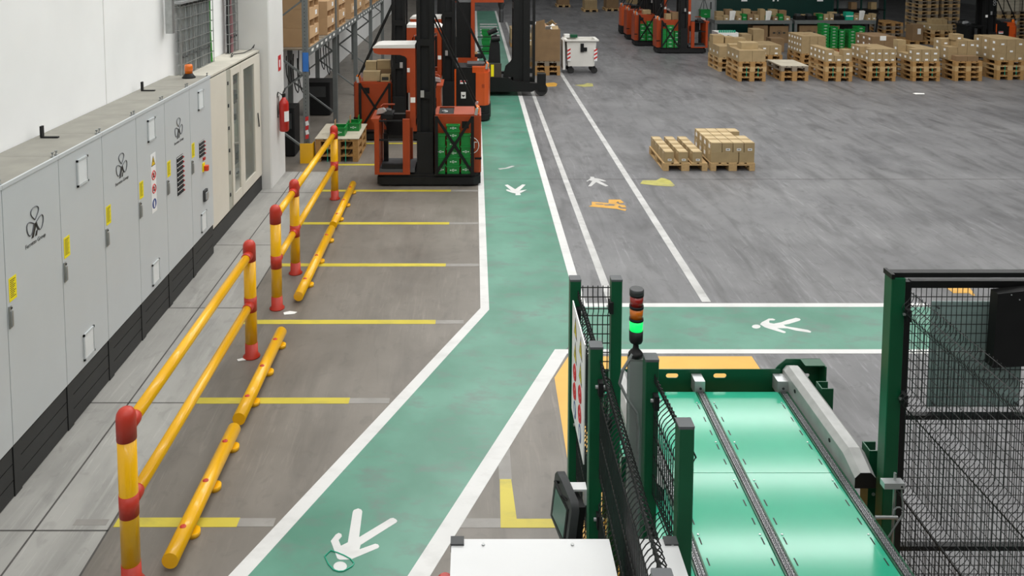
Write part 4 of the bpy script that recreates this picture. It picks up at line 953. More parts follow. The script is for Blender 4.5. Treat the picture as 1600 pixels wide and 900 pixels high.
# ------------------------------------------------------------------ reach truck standing across the walkway
RT = thing('reach_truck', 'black and orange reach truck standing across the far walkway', 'forklift', (0.0, 21.35, 0))
MB().prism([(-0.42,0.05),(0.1,0.05),(0.1,1.05),(-0.42,1.05)],'z',0.12,1.02).build('rear_body', M_orange, RT)
cab = MB()
for y in (0.04, 1.0):
    cab.box(-0.07,0.03,y,y+0.09,1.02,2.62); cab.box(0.03,0.80,y,y+0.09,2.50,2.62)
cab.box(0.70,0.80,0.13,1.0,2.52,2.62); cab.box(-0.07,0.03,0.13,1.0,2.52,2.62); cab.build('overhead_guard', M_orange, RT)
MB().box(-0.46,-0.07,0.1,1.0,1.02,2.5).build('side_screen', M_black, RT)
c = MB(); c.prism([(0.1,0.12),(1.55,0.12),(1.70,0.20),(1.70,0.34),(1.05,0.40),(0.9,0.5),(0.1,0.5)],'y',0.0,0.16); c.prism([(0.1,0.12),(1.55,0.12),(1.70,0.20),(1.70,0.34),(1.05,0.40),(0.9,0.5),(0.1,0.5)],'y',0.94,1.1); c.box(0.1,1.0,0.16,0.94,0.15,0.45)
c.build('support_legs', M_black, RT)
MB().box(0.42,0.74,0.06,0.18,0.45,0.86).build('compartment_panel', mat('dark brown panel','#3a322b',0.6,var=0.1), RT)
MB().box(0.46,0.54,0.055,0.06,0.52,0.84).build('yellow_stripe', M_stick, RT)
MB().cyl((-0.42,0.0,0.16),(-0.42,0.12,0.16),0.16,n=18).build('wheel', M_orange, RT); MB().cyl((1.80,0.02,0.18),(1.80,0.14,0.18),0.17,n=18).build('wheel', M_rub, RT)
MB().box(1.70,1.92,0.0,0.2,0.14,0.60).build('wheel_guard', M_black, RT)
m = MB(); m.box(1.06,1.20,0.10,0.26,0.12,4.2); m.box(1.32,1.50,0.10,0.26,0.12,4.2); m.box(1.06,1.20,0.84,1.0,0.12,4.2); m.box(1.32,1.50,0.84,1.0,0.12,4.2); m.box(1.20,1.32,0.15,0.22,0.12,4.2); m.box(1.06,1.5,0.26,0.84,0.3,0.45); m.box(1.06,1.5,0.26,0.84,2.3,2.45)
ms = m.build('mast', M_black, RT); MB().box(1.57,1.64,0.12,0.2,0.45,4.2).build('fork_carriage_post', M_black, ms); MB().box(1.50,1.57,0.13,0.19,0.6,0.72).build('carriage_link', M_black, ms); MB().box(1.50,1.57,0.13,0.19,1.9,2.0).build('carriage_link', M_black, ms)
MB().prism([(0.78,0.5),(1.06,0.5),(1.06,1.05),(0.98,0.92),(0.85,0.80)],'y',0.1,0.14).build('mast_gusset', M_black, RT)
a = MB().cbox(-0.15,0.24,0.2,0.34,0.98,1.10,0.04).build('armrest', M_blackm, RT)
MB().box(-0.02,0.1,0.22,0.32,1.10,1.15).build('cup', M_wood, a)
col = MB().prism([(0.40,0.86),(0.72,0.86),(0.70,1.35),(0.62,1.62),(0.48,1.58),(0.42,1.2)],'y',0.2,0.4).build('control_column', M_blackm, RT)
MB().cyl((0.38,0.22,1.66),(0.62,0.22,1.76),0.07,n=14).build('steering_knob', M_black, col); MB().cyl((0.48,0.22,1.50),(0.70,0.22,1.52),0.075,n=14).build('hydraulic_lever', M_black, col)
for z in (1.55, 1.30, 1.16, 0.90): MB().bar((0.1,0.3,z),(0.60,0.3,z),0.022).build('rod', M_black, RT)
MB().lathe([(0.02,1.94),(0.06,1.95),(0.065,2.25),(0.05,2.3),(0.09,2.42),(0.09,2.5)],(0.74,0.3,0),14).build('work_lamp', M_dark, RT)

# ------------------------------------------------------------------ pallets (shared meshes, full or reduced split)
def _pal(m):
    me = {}
    me['top'] = [MB().box(0,0.145,0,1.2,0,0.022).mesh('top_board', m), MB().box(0,0.10,0,1.2,0,0.022).mesh('top_board', m)]
    me['cross'] = MB().box(0,0.8,0,0.145,0,0.022).mesh('cross_board', m)
    me['blk'] = [MB().box(0,0.10,0,0.145,0,0.078).mesh('block', m), MB().box(0,0.145,0,0.145,0,0.078).mesh('block', m)]
    me['skid'] = [MB().box(0,0.10,0,1.2,0,0.022).mesh('skid_board', m), MB().box(0,0.145,0,1.2,0,0.022).mesh('skid_board', m)]
    tx = [(0,0),(0.19,1),(0.3275,0),(0.51,1),(0.655,0)]
    ys = [0,0.5275,1.055]; xs = [(0,0),(0.3275,1),(0.70,0)]
    d = MB(); b = MB(); s = MB()
    for x, k in tx: d.box(x,x+(0.145,0.10)[k],0,1.2,0.122,0.144)
    for y in ys: d.box(0,0.8,y,y+0.145,0.10,0.122)
    for x, k in xs:
        w = (0.10,0.145)[k]; s.box(x,x+w,0,1.2,0,0.022)
        for y in ys: b.box(x,x+w,y,y+0.145,0.022,0.10)
    me['deck'] = d.mesh('deck', m); me['blocks'] = b.mesh('blocks', m); me['skids'] = s.mesh('skids', m)
    me['lay'] = (tx, ys, xs); return me
PAL = {0: _pal(M_wood), 1: _pal(M_wood2), 2: _pal(M_wood3)}
def pallet(x, y, z, label, group, tone=0, full=False):
    full = full or y < 26.0
    me = PAL[tone]; o = thing('pallet', label, 'pallet', (x, y, z), group=group)
    if full:
        tx, ys, xs = me['lay']
        for px, k in tx: link('top_board', me['top'][k], o, (px,0,0.122))
        for py in ys: link('cross_board', me['cross'], o, (0,py,0.10))
        for px, k in xs:
            link('skid_board', me['skid'][k], o, (px,0,0))
            for py in ys: link('block', me['blk'][k], o, (px,py,0.022))
    else:
        [tag(link(q, me[q], o), None, kind='stuff') for q in ('deck','blocks','skids')]
    return o
_cart = {}
CM = {0: M_card, 1: M_card2, 2: M_card3, 3: M_card4}
def carton(x, y, z, w, d, h, label, group, sticker=True, tone=0, tape=False, side=False, name='carton'):
    key = (round(w,3), round(d,3), round(h,3), tone)
    if key not in _cart:
        b = MB(); e = 0.003
        b.box(e,w-e,e,d-e,0,h-0.004); b.box(e,w-e,e,d/2-0.002,h-0.004,h); b.box(e,w-e,d/2+0.002,d-e,h-0.004,h)
        t = MB(); t.box(e,w-e,d/2-0.025,d/2+0.025,h,h+0.0008); t.box(e-0.0008,e,d/2-0.025,d/2+0.025,h-0.06,h); t.box(w-e,w-e+0.0008,d/2-0.025,d/2+0.025,h-0.06,h)
        s = MB(); sw = min(0.09, w*0.4); s.box(w*0.55-sw/2,w*0.55+sw/2,e-0.0012,e,h*0.18,h*0.18+sw*0.55)
        q = MB(); q.box(w*0.55-sw*0.35,w*0.55+sw*0.3,e-0.002,e-0.0012,h*0.18+sw*0.18,h*0.18+sw*0.36)
        s2 = MB()
        s2.box(e-0.0012,e,d*0.5-0.05,d*0.5+0.05,h*0.3,h*0.3+0.07)
        _cart[key] = [b.mesh(name, CM[tone]), t.mesh('tape', M_tape), s.mesh('address_label', M_white), q.mesh('label_print', M_ink), s2.mesh('side_label', M_white)]
    me = _cart[key]
    o = link(name, me[0], None, (x, y, z)); tag(o, label, 'carton', group)
    if tape: link('tape', me[1], o)
    if sticker:
        s = link('address_label', me[2], o)
        if tape: link('label_print', me[3], s)
    if side: link('side_label', me[4], o)
    return o
def fname(i, n, words=('front','back')):
    return words[0] if i == 0 else words[1] if i == n-1 else ORD[i]
def lname(k, n):
    return 'only' if n == 1 else 'bottom' if k == 0 else 'top' if k == n-1 else 'middle' if n == 3 else ORD[k]
def load(desc, group, x0, y0, z0, nx, ny, nz, w, d, h, skip=lambda i,j,k: False, gx=0.003, gy=0.003, tone=0, stick=lambda i,j,k: j == 0, tape=False, side=False, jit=0.004, kind='carton'):
    for k in range(nz):
        for j in range(ny):
            for i in range(nx):
                if skip(i, j, k): continue
                lb = f'{kind} {fname(j,ny)} row, {ORD[i]} from left, {lname(k,nz)} layer on {desc}'
                carton(x0+i*(w+gx)+random.uniform(0,jit), y0+j*(d+gy)+random.uniform(0,jit), z0+k*(h+0.0012), w, d, h, lb, group, stick(i,j,k), tone, tape, side and i == 0)
def stack(desc, n, x, y, group, tones=(0,1), full=False, ty=0.0):
    """n pallets on the floor, one on the other"""
    random.seed(int(x*31+y*17))
    for k in range(n):
        pallet(x+random.uniform(-0.008,0.008), y+random.uniform(-0.008,0.008), k*0.1445+0.001, f'wooden pallet, {ORD[k] if n > 1 else "single"} from the floor, in {desc}' if n > 1 else f'single wooden pallet under {desc}', group, tones[k % len(tones)], full)
    return n*0.1445+0.001
def straps(x, y, z, n, label, k=2):
    for i in range(k):
        px = x+(0.22,0.56)[i]
        s = MB(); s.box(px,px+0.014,y-0.006,y-0.004,z,z+n*0.144)
        tag(s.build('strap', M_strap), f'{("left","right")[i]} green strap on {label}', 'strap', 'green straps on pallet stacks')

# --- the two low pallets in the middle of the floor
g0 = 'cartons on the two low pallets in the open floor'
gp = 'two low pallets in the open floor'
random.seed(11)
pallet(3.44, 14.45, 0.001, 'low pallet with twelve small spaced cartons on the open floor', gp, 0, True)
for i in range(3):
    for j in range(4):
        carton(3.455+i*0.255+0.01, 14.47+j*0.295, 0.146, 0.17, 0.275, 0.20, f'small carton, {fname(j,4)} row, {ORD[i]} from left, on the low sparse pallet', g0, j == 0, 1, True)
pallet(4.30, 14.45, 0.001, 'low pallet with a dense block of cartons on the open floor', gp, 0, True)
carton(4.305, 14.47, 0.146, 0.50, 0.27, 0.19, 'wide printed carton at the bottom front of the dense block', g0, False, 1, True)
carton(4.815, 14.47, 0.146, 0.28, 0.27, 0.19, 'bottom front right carton of the dense block', g0, False, 1, True)
for j in (1, 2, 3): carton(4.305, 14.47+j*0.285, 0.146, 0.26, 0.27, 0.19, f'bottom left side carton of the dense block, {ORD[j]} row', g0, False, 1, True, True)
for j in range(4):
    for i in range(4):
        if j in (2,) and i == 3: continue
        carton(4.308+i*0.199, 14.472+j*0.286, 0.3375, 0.192, 0.27, 0.175, f'top layer carton, {fname(j,4)} row, {ORD[i]} from left, on the dense block', g0, j == 0 and i > 0, 1 if (i+j) % 2 else 3, True, i == 0)
    if j in (1, 3): carton(5.0-0.18, 14.472+j*0.286, 0.146, 0.27, 0.27, 0.19, f'bottom right carton of the dense block, {ORD[j]} row', g0, False, 1, True)
carton(4.82, 14.472+2*0.286, 0.146, 0.27, 0.27, 0.19, 'bottom right carton exposed by the gap in the dense block', g0, False, 1, True)

# --- pallets with green bins beside the nearest order picker
gq = 'pallet stack beside the nearest order picker'
PX, PY = -2.98, 15.05
zt = 0
for k in range(3): pallet(PX, PY, 0.001+k*0.1445, f'brown pallet, {ORD[k]} from the floor, in the stack left of the order picker', gq, 1, True)
for k in range(3): pass
zt = 0.4345
bd = thing('cover_board', 'pale board lying on the pallet stack beside the order picker', 'board', (PX, PY, zt)); MB().box(-0.01,0.82,-0.01,1.21,0,0.016).build('sheet', M_plank, bd); MB().box(0.05,0.75,0.35,0.36,0.016,0.018).build('seam', M_wood3, bd)
straps(PX, PY, 0.001, 3, 'the stack left of the order picker')
green_bin(PX+0.28, PY+0.16, zt+0.017, 0.26, 0.34, 0.16, 'green bin with a white label, nearer one on the pale board', 'green bins on the pale board')
green_bin(PX+0.50, PY+0.56, zt+0.017, 0.26, 0.34, 0.16, 'green bin standing behind the labelled one on the pale board', 'green bins on the pale board')
for x, y, l, m in ((PX+0.32,PY+0.24,'brown card divider standing in the nearer green bin',M_cardp),(PX+0.55,PY+0.64,'brown card divider standing in the farther green bin',M_cardp),(PX+0.715,PY+0.64,'green card flap standing in the farther green bin',M_crate)):
    s = MB().box(0,0.006,0,0.16,0,0.27).build('card_divider', m, None, (x,y,zt+0.030)); tag(s, l, 'card', 'cards standing in the green bins')
gk = 'cartons on the opposite-facing order picker'
for (x,y,z,w,d,h,l,tn) in ((-2.32,16.86,1.217,0.36,0.2,0.2,'flat carton at the front on the opposite-facing order picker',3),(-2.30,17.07,1.217,0.24,0.2,0.38,'tall carton standing on the opposite-facing order picker body',3),(-2.05,17.07,1.217,0.30,0.2,0.22,'low dark carton behind on the opposite-facing order picker',2),(-2.05,17.07,1.4385,0.28,0.2,0.18,'carton on top of the low dark one on the opposite-facing picker',0)):
    carton(x,y,z,w,d,h,l,gk,False,tn,True)
c = carton(-1.945,16.78,1.217,0.20,0.2,0.14,'printed shallow carton at the corner of the opposite-facing order picker',gk,False,1,False)
MB().box(0.03,0.17,0.0005,0.002,0.03,0.1).build('dark_print', M_ink, c)

# ------------------------------------------------------------------ the right pallet row
GR, GC = 'pallet stacks of the right row', 'cartons on the right pallet row'
row = [('leftmost front stack',7.76,23.55,4),('the bare low stack',9.03,23.62,3),('third front stack',10.29,23.55,4),('fourth front stack',11.58,23.58,4),('fifth front stack',12.87,23.58,4),('sixth front stack',14.13,23.62,4),('rightmost front stack',15.48,23.80,4)]
for d, x, y, n in row:
    zt = stack(d, n, x, y, GR, (1,1,0) if 'bare' not in d else (1,1,2))
    if 'bare' not in d and 'sixth' not in d: straps(x, y, 0.145, 2, d)
    random.seed(int(x*7))
    if d.startswith('left'):
        load(d, GC, x, y+0.02, zt, 2, 3, 1, 0.39, 0.385, 0.33, tone=0, stick=lambda i,j,k: False, side=True)
        carton(x+0.16, y+0.3, zt+0.332, 0.5, 0.4, 0.19, 'lone wide carton on top of the leftmost front stack', GC, False, 1)
        carton(x+0.0, y+0.9, zt+0.332, 0.4, 0.28, 0.06, 'flat carton at the back of the leftmost front stack', GC, False, 1)
    elif 'bare' in d:
        o = thing('cover_board', 'grey weathered board on the bare low pallet stack', 'board', (x,y,zt)); MB().box(0,0.8,0,1.2,0,0.02).build('sheet', M_plank, o); MB().box(0.02,0.78,0.6,0.604,0.02,0.0215).build('seam', M_wood3, o)
    elif d.startswith('third'):
        load(d, GC, x, y+0.02, zt, 3, 4, 2, 0.255, 0.285, 0.175, skip=lambda i,j,k: k == 1 and i == 1 or (k == 1 and i == 2 and j > 0), tone=0, side=True)
    elif d.startswith('fourth'):
        load(d, GC, x, y+0.02, zt, 4, 4, 2, 0.195, 0.285, 0.185, skip=lambda i,j,k: k == 1 and j == 1 and i == 0, tone=0, side=True)
    elif d.startswith('fifth'):
        load(d, GC, x, y+0.02, zt, 3, 4, 2, 0.255, 0.285, 0.18, skip=lambda i,j,k: k == 1 and i == 0 and j in (1,2), tone=0, side=True)
        carton(x+0.0, y+0.9, zt+0.3625, 0.25, 0.28, 0.16, 'extra carton at the back left of the fifth front stack', GC, False, 1)
    elif d.startswith('sixth'):
        load(d, GC, x+0.05, y+0.03, zt, 2, 1, 1, 0.32, 0.26, 0.15, tone=2, stick=lambda i,j,k: False, kind='low carton')
        load('sixth front stack behind', GC, x-0.02, y+0.34, zt, 3, 2, 3, 0.275, 0.4, 0.19, skip=lambda i,j,k: k == 2 and i == 0 and j == 0, tone=0, stick=lambda i,j,k: k == 2, side=True)
        carton(x+0.2, y+0.45, zt+0.5745, 0.28, 0.3, 0.17, 'highest lone carton on the sixth front stack', GC, True, 0)
    else:
        load(d, GC, x, y+0.02, zt, 3, 3, 3, 0.262, 0.385, 0.21, tone=0, stick=lambda i,j,k: j == 0 and (i+k) % 2 == 0, side=True)
zt = stack('the rear left stack', 3, 7.71, 25.3, GR, (0,1))
random.seed(4)
load('the rear left stack', GC, 7.71, 25.32, zt, 2, 3, 1, 0.37, 0.38, 0.36, tone=0, stick=lambda i,j,k: False, side=True)
carton(7.72, 26.05, zt+0.362, 0.36, 0.38, 0.26, 'upper carton at the back of the rear left stack', GC, False, 0)
carton(8.12, 26.05, zt+0.362, 0.3, 0.38, 0.2, 'lower upper carton at the back of the rear left stack', GC, False, 0)
zt = stack('the tall block behind the bare stack', 3, 10.66, 26.2, GR, (1,))
load('the tall block behind the bare stack', GC, 10.66, 26.22, zt, 3, 5, 3, 0.26, 0.228, 0.19, tone=0, stick=lambda i,j,k: False, side=True)
p = MB().box(0,0.18,0,0.01,0,0.008).build('paper_scrap', M_cardp, None, (10.9,26.7,zt+0.575)); tag(p, 'reddish paper scrap on the tall carton block', 'paper')
zt = stack('the block with a paper note', 3, 12.95, 26.2, GR, (1,))
load('the block with a paper note', GC, 12.95, 26.22, zt, 2, 3, 3, 0.395, 0.385, 0.185, tone=2, stick=lambda i,j,k: False, side=True)
p = MB().box(0,0.2,0,0.002,0,0.15).build('paper_note', M_paper, None, (13.2,26.219,zt+0.43)); tag(p, 'white paper note taped to the carton block', 'paper')
zt = stack('the second row low stack', 2, 9.5, 26.9, GR, (0,1))
load('the second row low stack', GC, 9.5, 26.92, zt, 2, 3, 2, 0.39, 0.385, 0.16, tone=0)
zt = stack('the stack behind the leftmost front stack', 3, 8.64, 26.95, GR, (1,0))
load('the stack behind the leftmost one', GC, 8.64, 26.97, zt, 2, 2, 1, 0.39, 0.5, 0.22, tone=0, stick=lambda i,j,k: False)
carton(8.67, 27.2, zt+0.222, 0.5, 0.4, 0.16, 'wide carton topping the stack behind the leftmost one', GC, False, 1)
zt = stack('the deep stack near the workbench', 3, 9.75, 29.3, GR, (1,0))
carton(9.76, 29.35, zt, 0.36, 0.6, 0.24, 'low carton on the deep stack near the workbench', GC, False, 0)
carton(10.16, 29.35, zt, 0.4, 0.6, 0.42, 'tall carton on the deep stack near the workbench', GC, False, 0)
carton(10.9, 29.6, 0.001, 0.5, 0.5, 0.5, 'large carton on the floor right of the deep stack', GC, False, 2)
carton(11.5, 29.0, 0.001, 0.4, 0.4, 0.35, 'carton on the floor before the workbench', GC, False, 0)
zt = stack('the stack carrying a white crate', 3, 8.9, 29.4, GR, (1,0))
o = thing('white_crate', 'white printed crate with green goods on the pallet stack', 'crate', (8.92,29.45,zt))
b = MB(); b.box(0,0.74,0,0.02,0,0.3); b.box(0,0.74,0.78,0.8,0,0.3); b.box(0,0.02,0.02,0.78,0,0.3); b.box(0.72,0.74,0.02,0.78,0,0.3); b.box(0.02,0.72,0.02,0.78,0,0.02); b.build('shell', M_paper, o)
b = MB()
for q in range(9): b.cyl((0.08+q*0.07,0.12,0.05),(0.08+q*0.07,0.12,0.38),0.03,n=8)
tag(b.build('bottle_rows', M_strap, o), 'rows of pale green bottles', kind='stuff'); MB().prism(circ(0.37,0.15,0.06),'y',-0.002,0).build('emblem', M_dark, o)
# back right: stacks and crates behind the row
zt = stack('the deep carton stack by the lettered truck', 4, 17.9, 31.5, GR, (1,0))
load('the deep stack by the lettered truck', GC, 17.9, 31.52, zt, 4, 3, 1, 0.195, 0.385, 0.2, tone=1, stick=lambda i,j,k: False, side=True)
load('the lettered truck stack, raised', GC, 18.1, 31.9, zt+0.2012, 3, 1, 1, 0.195, 0.385, 0.2, tone=1, stick=lambda i,j,k: False)
zt = stack('the empty stack left of the deep cartons', 5, 16.75, 33.0, GR, (1,2))
carton(17.25, 31.75, 0.1465, 0.42, 0.5, 0.62, 'plain tall carton with white sheet on a pallet', GC, False, 2)
pallet(17.05, 31.7, 0.001, 'single pallet under the plain tall carton', GR, 1)
p = MB().box(0,0.13,0,0.002,0,0.22).build('white_sheet', M_paper, None, (17.45,31.749,0.4)); tag(p, 'white sheet hanging on the plain tall carton', 'paper')
for q, (x, y, n) in enumerate(((19.3,35.0,20),(20.35,35.2,20),(21.7,33.4,8),(22.6,33.6,8))):
    stack(['the high pallet tower left of the lettered truck','the second high pallet tower','the pallet pile at the right edge','the last pallet pile at the right edge'][q], n if n < 13 else 12, x, y, GR, (0,2))
def ordn(k): return ORD[k] if k < 12 else 'upper'
for q, x in enumerate((19.3, 20.35)):
    for k in range(12): pallet(x, (35.0,35.2)[q], 12*0.1445+0.001+k*0.1445, f'pallet {ORD[k]} from half height, in the {("left","right")[q]} high pallet tower', GR, (0,2)[k % 2])
# long crates with black bands
for q in range(4):
    for r in range(2):
        z0 = 8*0.1445+0.001+q*0.42; x0 = (21.7,22.6)[r]; y0 = (33.4,33.6)[r]
        o = thing('banded_crate', f'pale banded crate, {ORD[q]} from the bottom of the {("left","right")[r]} pile', 'crate', (x0,y0,z0), group='banded crates at the right edge')
        for s in range(3): MB().box(0,0.8,0,1.2,s*0.138+0.001,s*0.138+0.132).build('plank_tier', M_plank, o)
        for bx in (0.15,0.6): MB().box(bx,bx+0.03,-0.004,1.204,0.0,0.419).build('band', M_black, o)
# green crate stacks and pallet truck
gg = 'green crate stacks before the workbench'
for nm, x, y, n in (('leftmost',12.75,29.6,8),('second',13.07,29.6,7),('third',13.39,29.6,6),('fourth',13.75,29.6,6),('rightmost',14.1,29.7,7)):
    pallet(x-0.25, y-0.2, 0.001, f'pallet under the {nm} green crate stack', GR, 1) if nm in ('leftmost','fourth') else None
    for k in range(n): green_bin(x, y, 0.1465+k*0.111, 0.30 if nm != 'third' else 0.24, 0.4, 0.11, f'green crate, {ORD[k]} from bottom, in the {nm} green crate stack', gg)
T2 = thing('pallet_truck', 'small red hand pallet truck with upright black handle', 'pallet truck', (14.15, 28.9, 0))
MB().prism([(-0.15,0.05),(0.1,0.05),(0.35,0.35),(0.3,0.55),(0.2,0.55),(0.15,0.3)],'y',0,0.3).build('pump_body', M_ext, T2); MB().bar((0.28,0.15,0.5),(0.36,0.15,1.3),0.05).build('handle_bar', M_black, T2); MB().tube([(0.3,0.05,1.3),(0.3,0.05,1.45),(0.42,0.15,1.48),(0.42,0.25,1.45),(0.36,0.25,1.3)],0.02,6).build('grip', M_black, T2)
for y in (-0.1,0.28): MB().box(-1.2,-0.1,y,y+0.16,0.02,0.085).build('fork', M_ext, T2)
MB().cyl((0.1,0.05,0.1),(0.1,0.25,0.1),0.1,n=14).build('wheel', M_rub, T2)

# ------------------------------------------------------------------ workbenches and what lies on them
def bench(x0, x1, label):
    b = thing('workbench', label, 'workbench', (x0, 32.0, 0), group='grey workbenches')
    w = x1-x0
    MB().box(0,w,0,0.9,0.78,0.92).build('top', M_rack, b)
    for x in (0.0,w-0.1):
        for y in (0.02,0.8): MB().box(x,x+0.1,y,y+0.08,0,0.78).build('leg', M_rack, b)
    MB().box(0.1,w-0.1,0.82,0.86,0.2,0.28).build('stretcher', M_rack, b)
bench(9.55, 12.62, 'grey steel workbench crowded with cartons and bins, left one'); bench(12.72, 16.0, 'grey steel workbench with dark equipment, right one')
random.seed(21)
gb_, n = 'items on the workbenches', 0
x = 9.62
items = ['flat','carton','white','carton','bin','carton','carton','tall','white','carton','bin','carton']
side_w = ('left','right')
cnt = {}
NM = {'flat':'flat carton','carton':'small carton','white':'bundle of white packets','bin':'green bin','tall':'upright carton','dark':'dark device','glass':'pale green bottle block'}
def bench_item(kind, x, y, bench_name, idx):
    z = 0.921; lb = f'{NM[kind]}, {ORD[idx]} of its kind from left, on the {bench_name} workbench'
    if kind == 'flat': carton(x,y,z,0.28,0.3,0.12,lb,gb_,False,0); return 0.3
    if kind == 'carton': w = random.choice((0.2,0.24,0.18)); carton(x,y,z,w,0.3,random.uniform(0.14,0.26),lb,gb_,True,random.choice((0,1,2))); return w+0.02
    if kind == 'tall': carton(x,y,z,0.2,0.3,0.44,lb,gb_,False,0); return 0.23
    if kind == 'bin': green_bin(x,y,z,0.2,0.3,0.24,lb,gb_); return 0.22
    if kind == 'glass':
        o = thing('bottle_block', lb, 'bottles', (x,y,z), group=gb_); MB().box(0,0.3,0,0.25,0,0.32).build('wrap', M_strap, o); MB().box(0.0,0.3,-0.003,0,0.14,0.18).build('band', M_white, o); return 0.33
    if kind == 'white':
        o = thing('packet_bundle', lb, 'packets', (x,y,z), group=gb_)
        for q in range(5): MB().prism([(0.0+q*0.045,0),(0.04+q*0.045,0),(0.09+q*0.05,0.34),(0.01+q*0.05,0.38)],'y',q*0.03,q*0.03+0.02).build('packet', M_paper, o)
        return 0.3
    o = thing('bench_device', lb, 'device', (x,y,z), group=gb_); MB().cbox(0,0.4,0,0.3,0,0.16,0.02).build('case', M_black, o); MB().box(0.04,0.2,0.02,0.28,0.16,0.24).build('display', M_dark, o); return 0.45
cn = {}
for it in items:
    i = cn.get(it,0); cn[it] = i+1; x += bench_item(it, x, 32.05, 'left', i)
cn = {}; x = 12.78
for it in ('dark','dark','bin','carton','carton','dark','glass','carton','white','carton','carton'):
    i = cn.get(it,0); cn[it] = i+1; x += bench_item(it, x, 32.1, 'right', i)
x = 9.75; cn = {}
for q in range(8):
    carton(x, 32.5, 0.921, 0.3, 0.3, random.uniform(0.3,0.42), f'taller rear carton, {ORD[q]} from left, on the left workbench', gb_, False, (0,2,1)[q % 3]); x += 0.36
def printed(x, y, w, h, lb):
    o = carton(x, y, 0.001, w, 0.6, h, lb, 'large printed cartons under the workbenches', False, 2)
    MB().tube([(w/2+0.09*math.cos(a*PI/8),0.0015,h*0.6+0.09*math.sin(a*PI/8)) for a in range(16)],0.007,4,True).build('printed_emblem', M_ink, o); MB().prism(circ(w/2,h*0.6,0.045,12),'y',0.0005,0.0025).build('emblem_centre', M_ink, o)
    for sx in (-1,1): MB().box(w/2+sx*0.2-0.05,w/2+sx*0.2+0.05,0.0005,0.002,h*0.55,h*0.65).build('printed_word', M_ink, o)
printed(11.78, 32.12, 0.74, 0.68, 'large printed carton under the left workbench'); printed(12.95, 32.12, 0.78, 0.7, 'large printed carton under the right workbench'); 
carton(11.1, 32.12, 0.001, 0.6, 0.6, 0.7, 'plain large carton under the left workbench', GC, False, 2)
carton(13.85, 32.12, 0.001, 0.7, 0.6, 0.7, 'plain large carton under the right workbench', GC, False, 2)
# dark green storage machine, grey cabinet and bay behind the benches
V = thing('storage_machine', 'tall dark green storage machine behind the workbenches', 'machine', (10.2, 34.2, 0))
MB().box(0,5.0,0,2.5,0,6.0).build('cladding', M_gwall, V); 
for x in (1.1,2.42,4.3): MB().box(x,x+0.25,-0.004,0,1.5,1.62).build('white_label', M_white, V)
for x in (0.0,2.5,4.9): MB().box(x,x+0.1,-0.03,0,0,6.0).build('edge_post', M_gwall, V)
V = thing('grey_locker', 'grey steel locker left of the dark green machine', 'locker', (9.05, 33.9, 0))
MB().box(0,1.05,0,0.9,0,3.4).build('body', M_grey, V); MB().box(0.03,0.98,-0.012,0,0.1,3.3).build('door', M_grey, V); MB().box(0.85,0.9,-0.05,-0.012,1.2,1.5).build('handle', M_dark, V); MB().box(1.05,1.11,-0.02,0.9,0,3.4).build('corner_post', M_rack, V)
gc = green_bin(9.42, 33.58, 0.86, 0.42, 0.3, 0.34, 'green bin hanging on cords at the grey locker', gb_)
hk = MB()
for x in (0.05, 0.21, 0.37): hk.tube([(x,0.29,0.34),(0.21,0.295,0.85)],0.008,4)
hk.build('hanging_cords', M_cord, gc)
SH = thing('shelf_unit', 'open dark shelf unit with green goods beside the storage machine', 'shelf', (15.4, 34.3, 0))
for x in (0,1.0,2.0): MB().box(x,x+0.06,0,0.06,0,3.6).build('upright', M_gwall, SH)
for z in (0.5,1.1,1.7,2.3,2.9): MB().box(0,2.06,0,0.6,z,z+0.04).build('shelf', M_black, SH)
MB().box(0,2.06,0.6,0.63,0,3.6).build('back_panel', M_darkwall, SH)
for q in range(7):
    carton(15.5+0.28*q, 34.43, (1.741,2.341,1.141)[q % 3], 0.24, 0.3, 0.3, f'carton {ORD[q]} from left in the open dark shelf unit', 'cartons in the shelf unit', False, (2,0)[q % 2])
gx = [green_bin(18.2, 32.2, 4*0.1445+0.001+0.2+0.001, 0.3, 0.3, 0.2, 'green bin behind the deep carton stack', gb_, False)] if False else []

# ------------------------------------------------------------------ waste carton and white wheeled bin
zt = stack('the stack under the waste carton', 3, 1.84, 24.6, 'pallets under the waste carton', (1,1,2))
WB = thing('waste_carton', 'big brown carton overflowing with cardboard scraps on pallets', 'carton', (1.84, 24.6, zt))
b = MB(); b.box(0,0.8,0,0.015,0,0.98); b.box(0,0.8,1.1,1.115,0,0.98); b.box(0,0.015,0.015,1.1,0,0.98); b.box(0.785,0.8,0.015,1.1,0,0.98); b.box(0.015,0.785,0.015,1.1,0,0.02); b.build('walls', M_card3, WB)
MB().prism([(0.015,0.98),(0.34,0.98),(0.32,1.28),(0.06,1.22)],'y',0.0,0.012).build('flap', M_card3, WB)
random.seed(5)
for k in range(12):
    x, y = 0.17+0.22*(k % 3), 0.2+0.23*(k//3)
    o = tag(MB().box(-0.1,0.1,-0.1,0.1,-0.005,0.005).build('cardboard_scrap', (M_cardp,M_card4,M_card,M_paper)[(k*7) % 4], None, (1.84+x+random.uniform(0,0.05), 24.6+y, zt+0.98+random.uniform(0.02,0.12))), f'flattened cardboard scrap, {ORD[k]} from the front left in the waste carton heap', 'cardboard', 'scraps in the waste carton')
    o.rotation_euler = (random.uniform(-0.9,0.9), random.uniform(-0.9,0.9), random.uniform(0,3))
WN = thing('wheeled_bin', 'white wheeled waste container with red and white stripes', 'waste bin', (2.86, 24.9, 0))
o1 = [(0.06,0.25),(0.90,0.25),(0.94,1.02),(0.02,1.02)]
b = MB()
def ring4(x0,x1,y0,y1,z): return [(x0,y0,z),(x1,y0,z),(x1,y1,z),(x0,y1,z)]
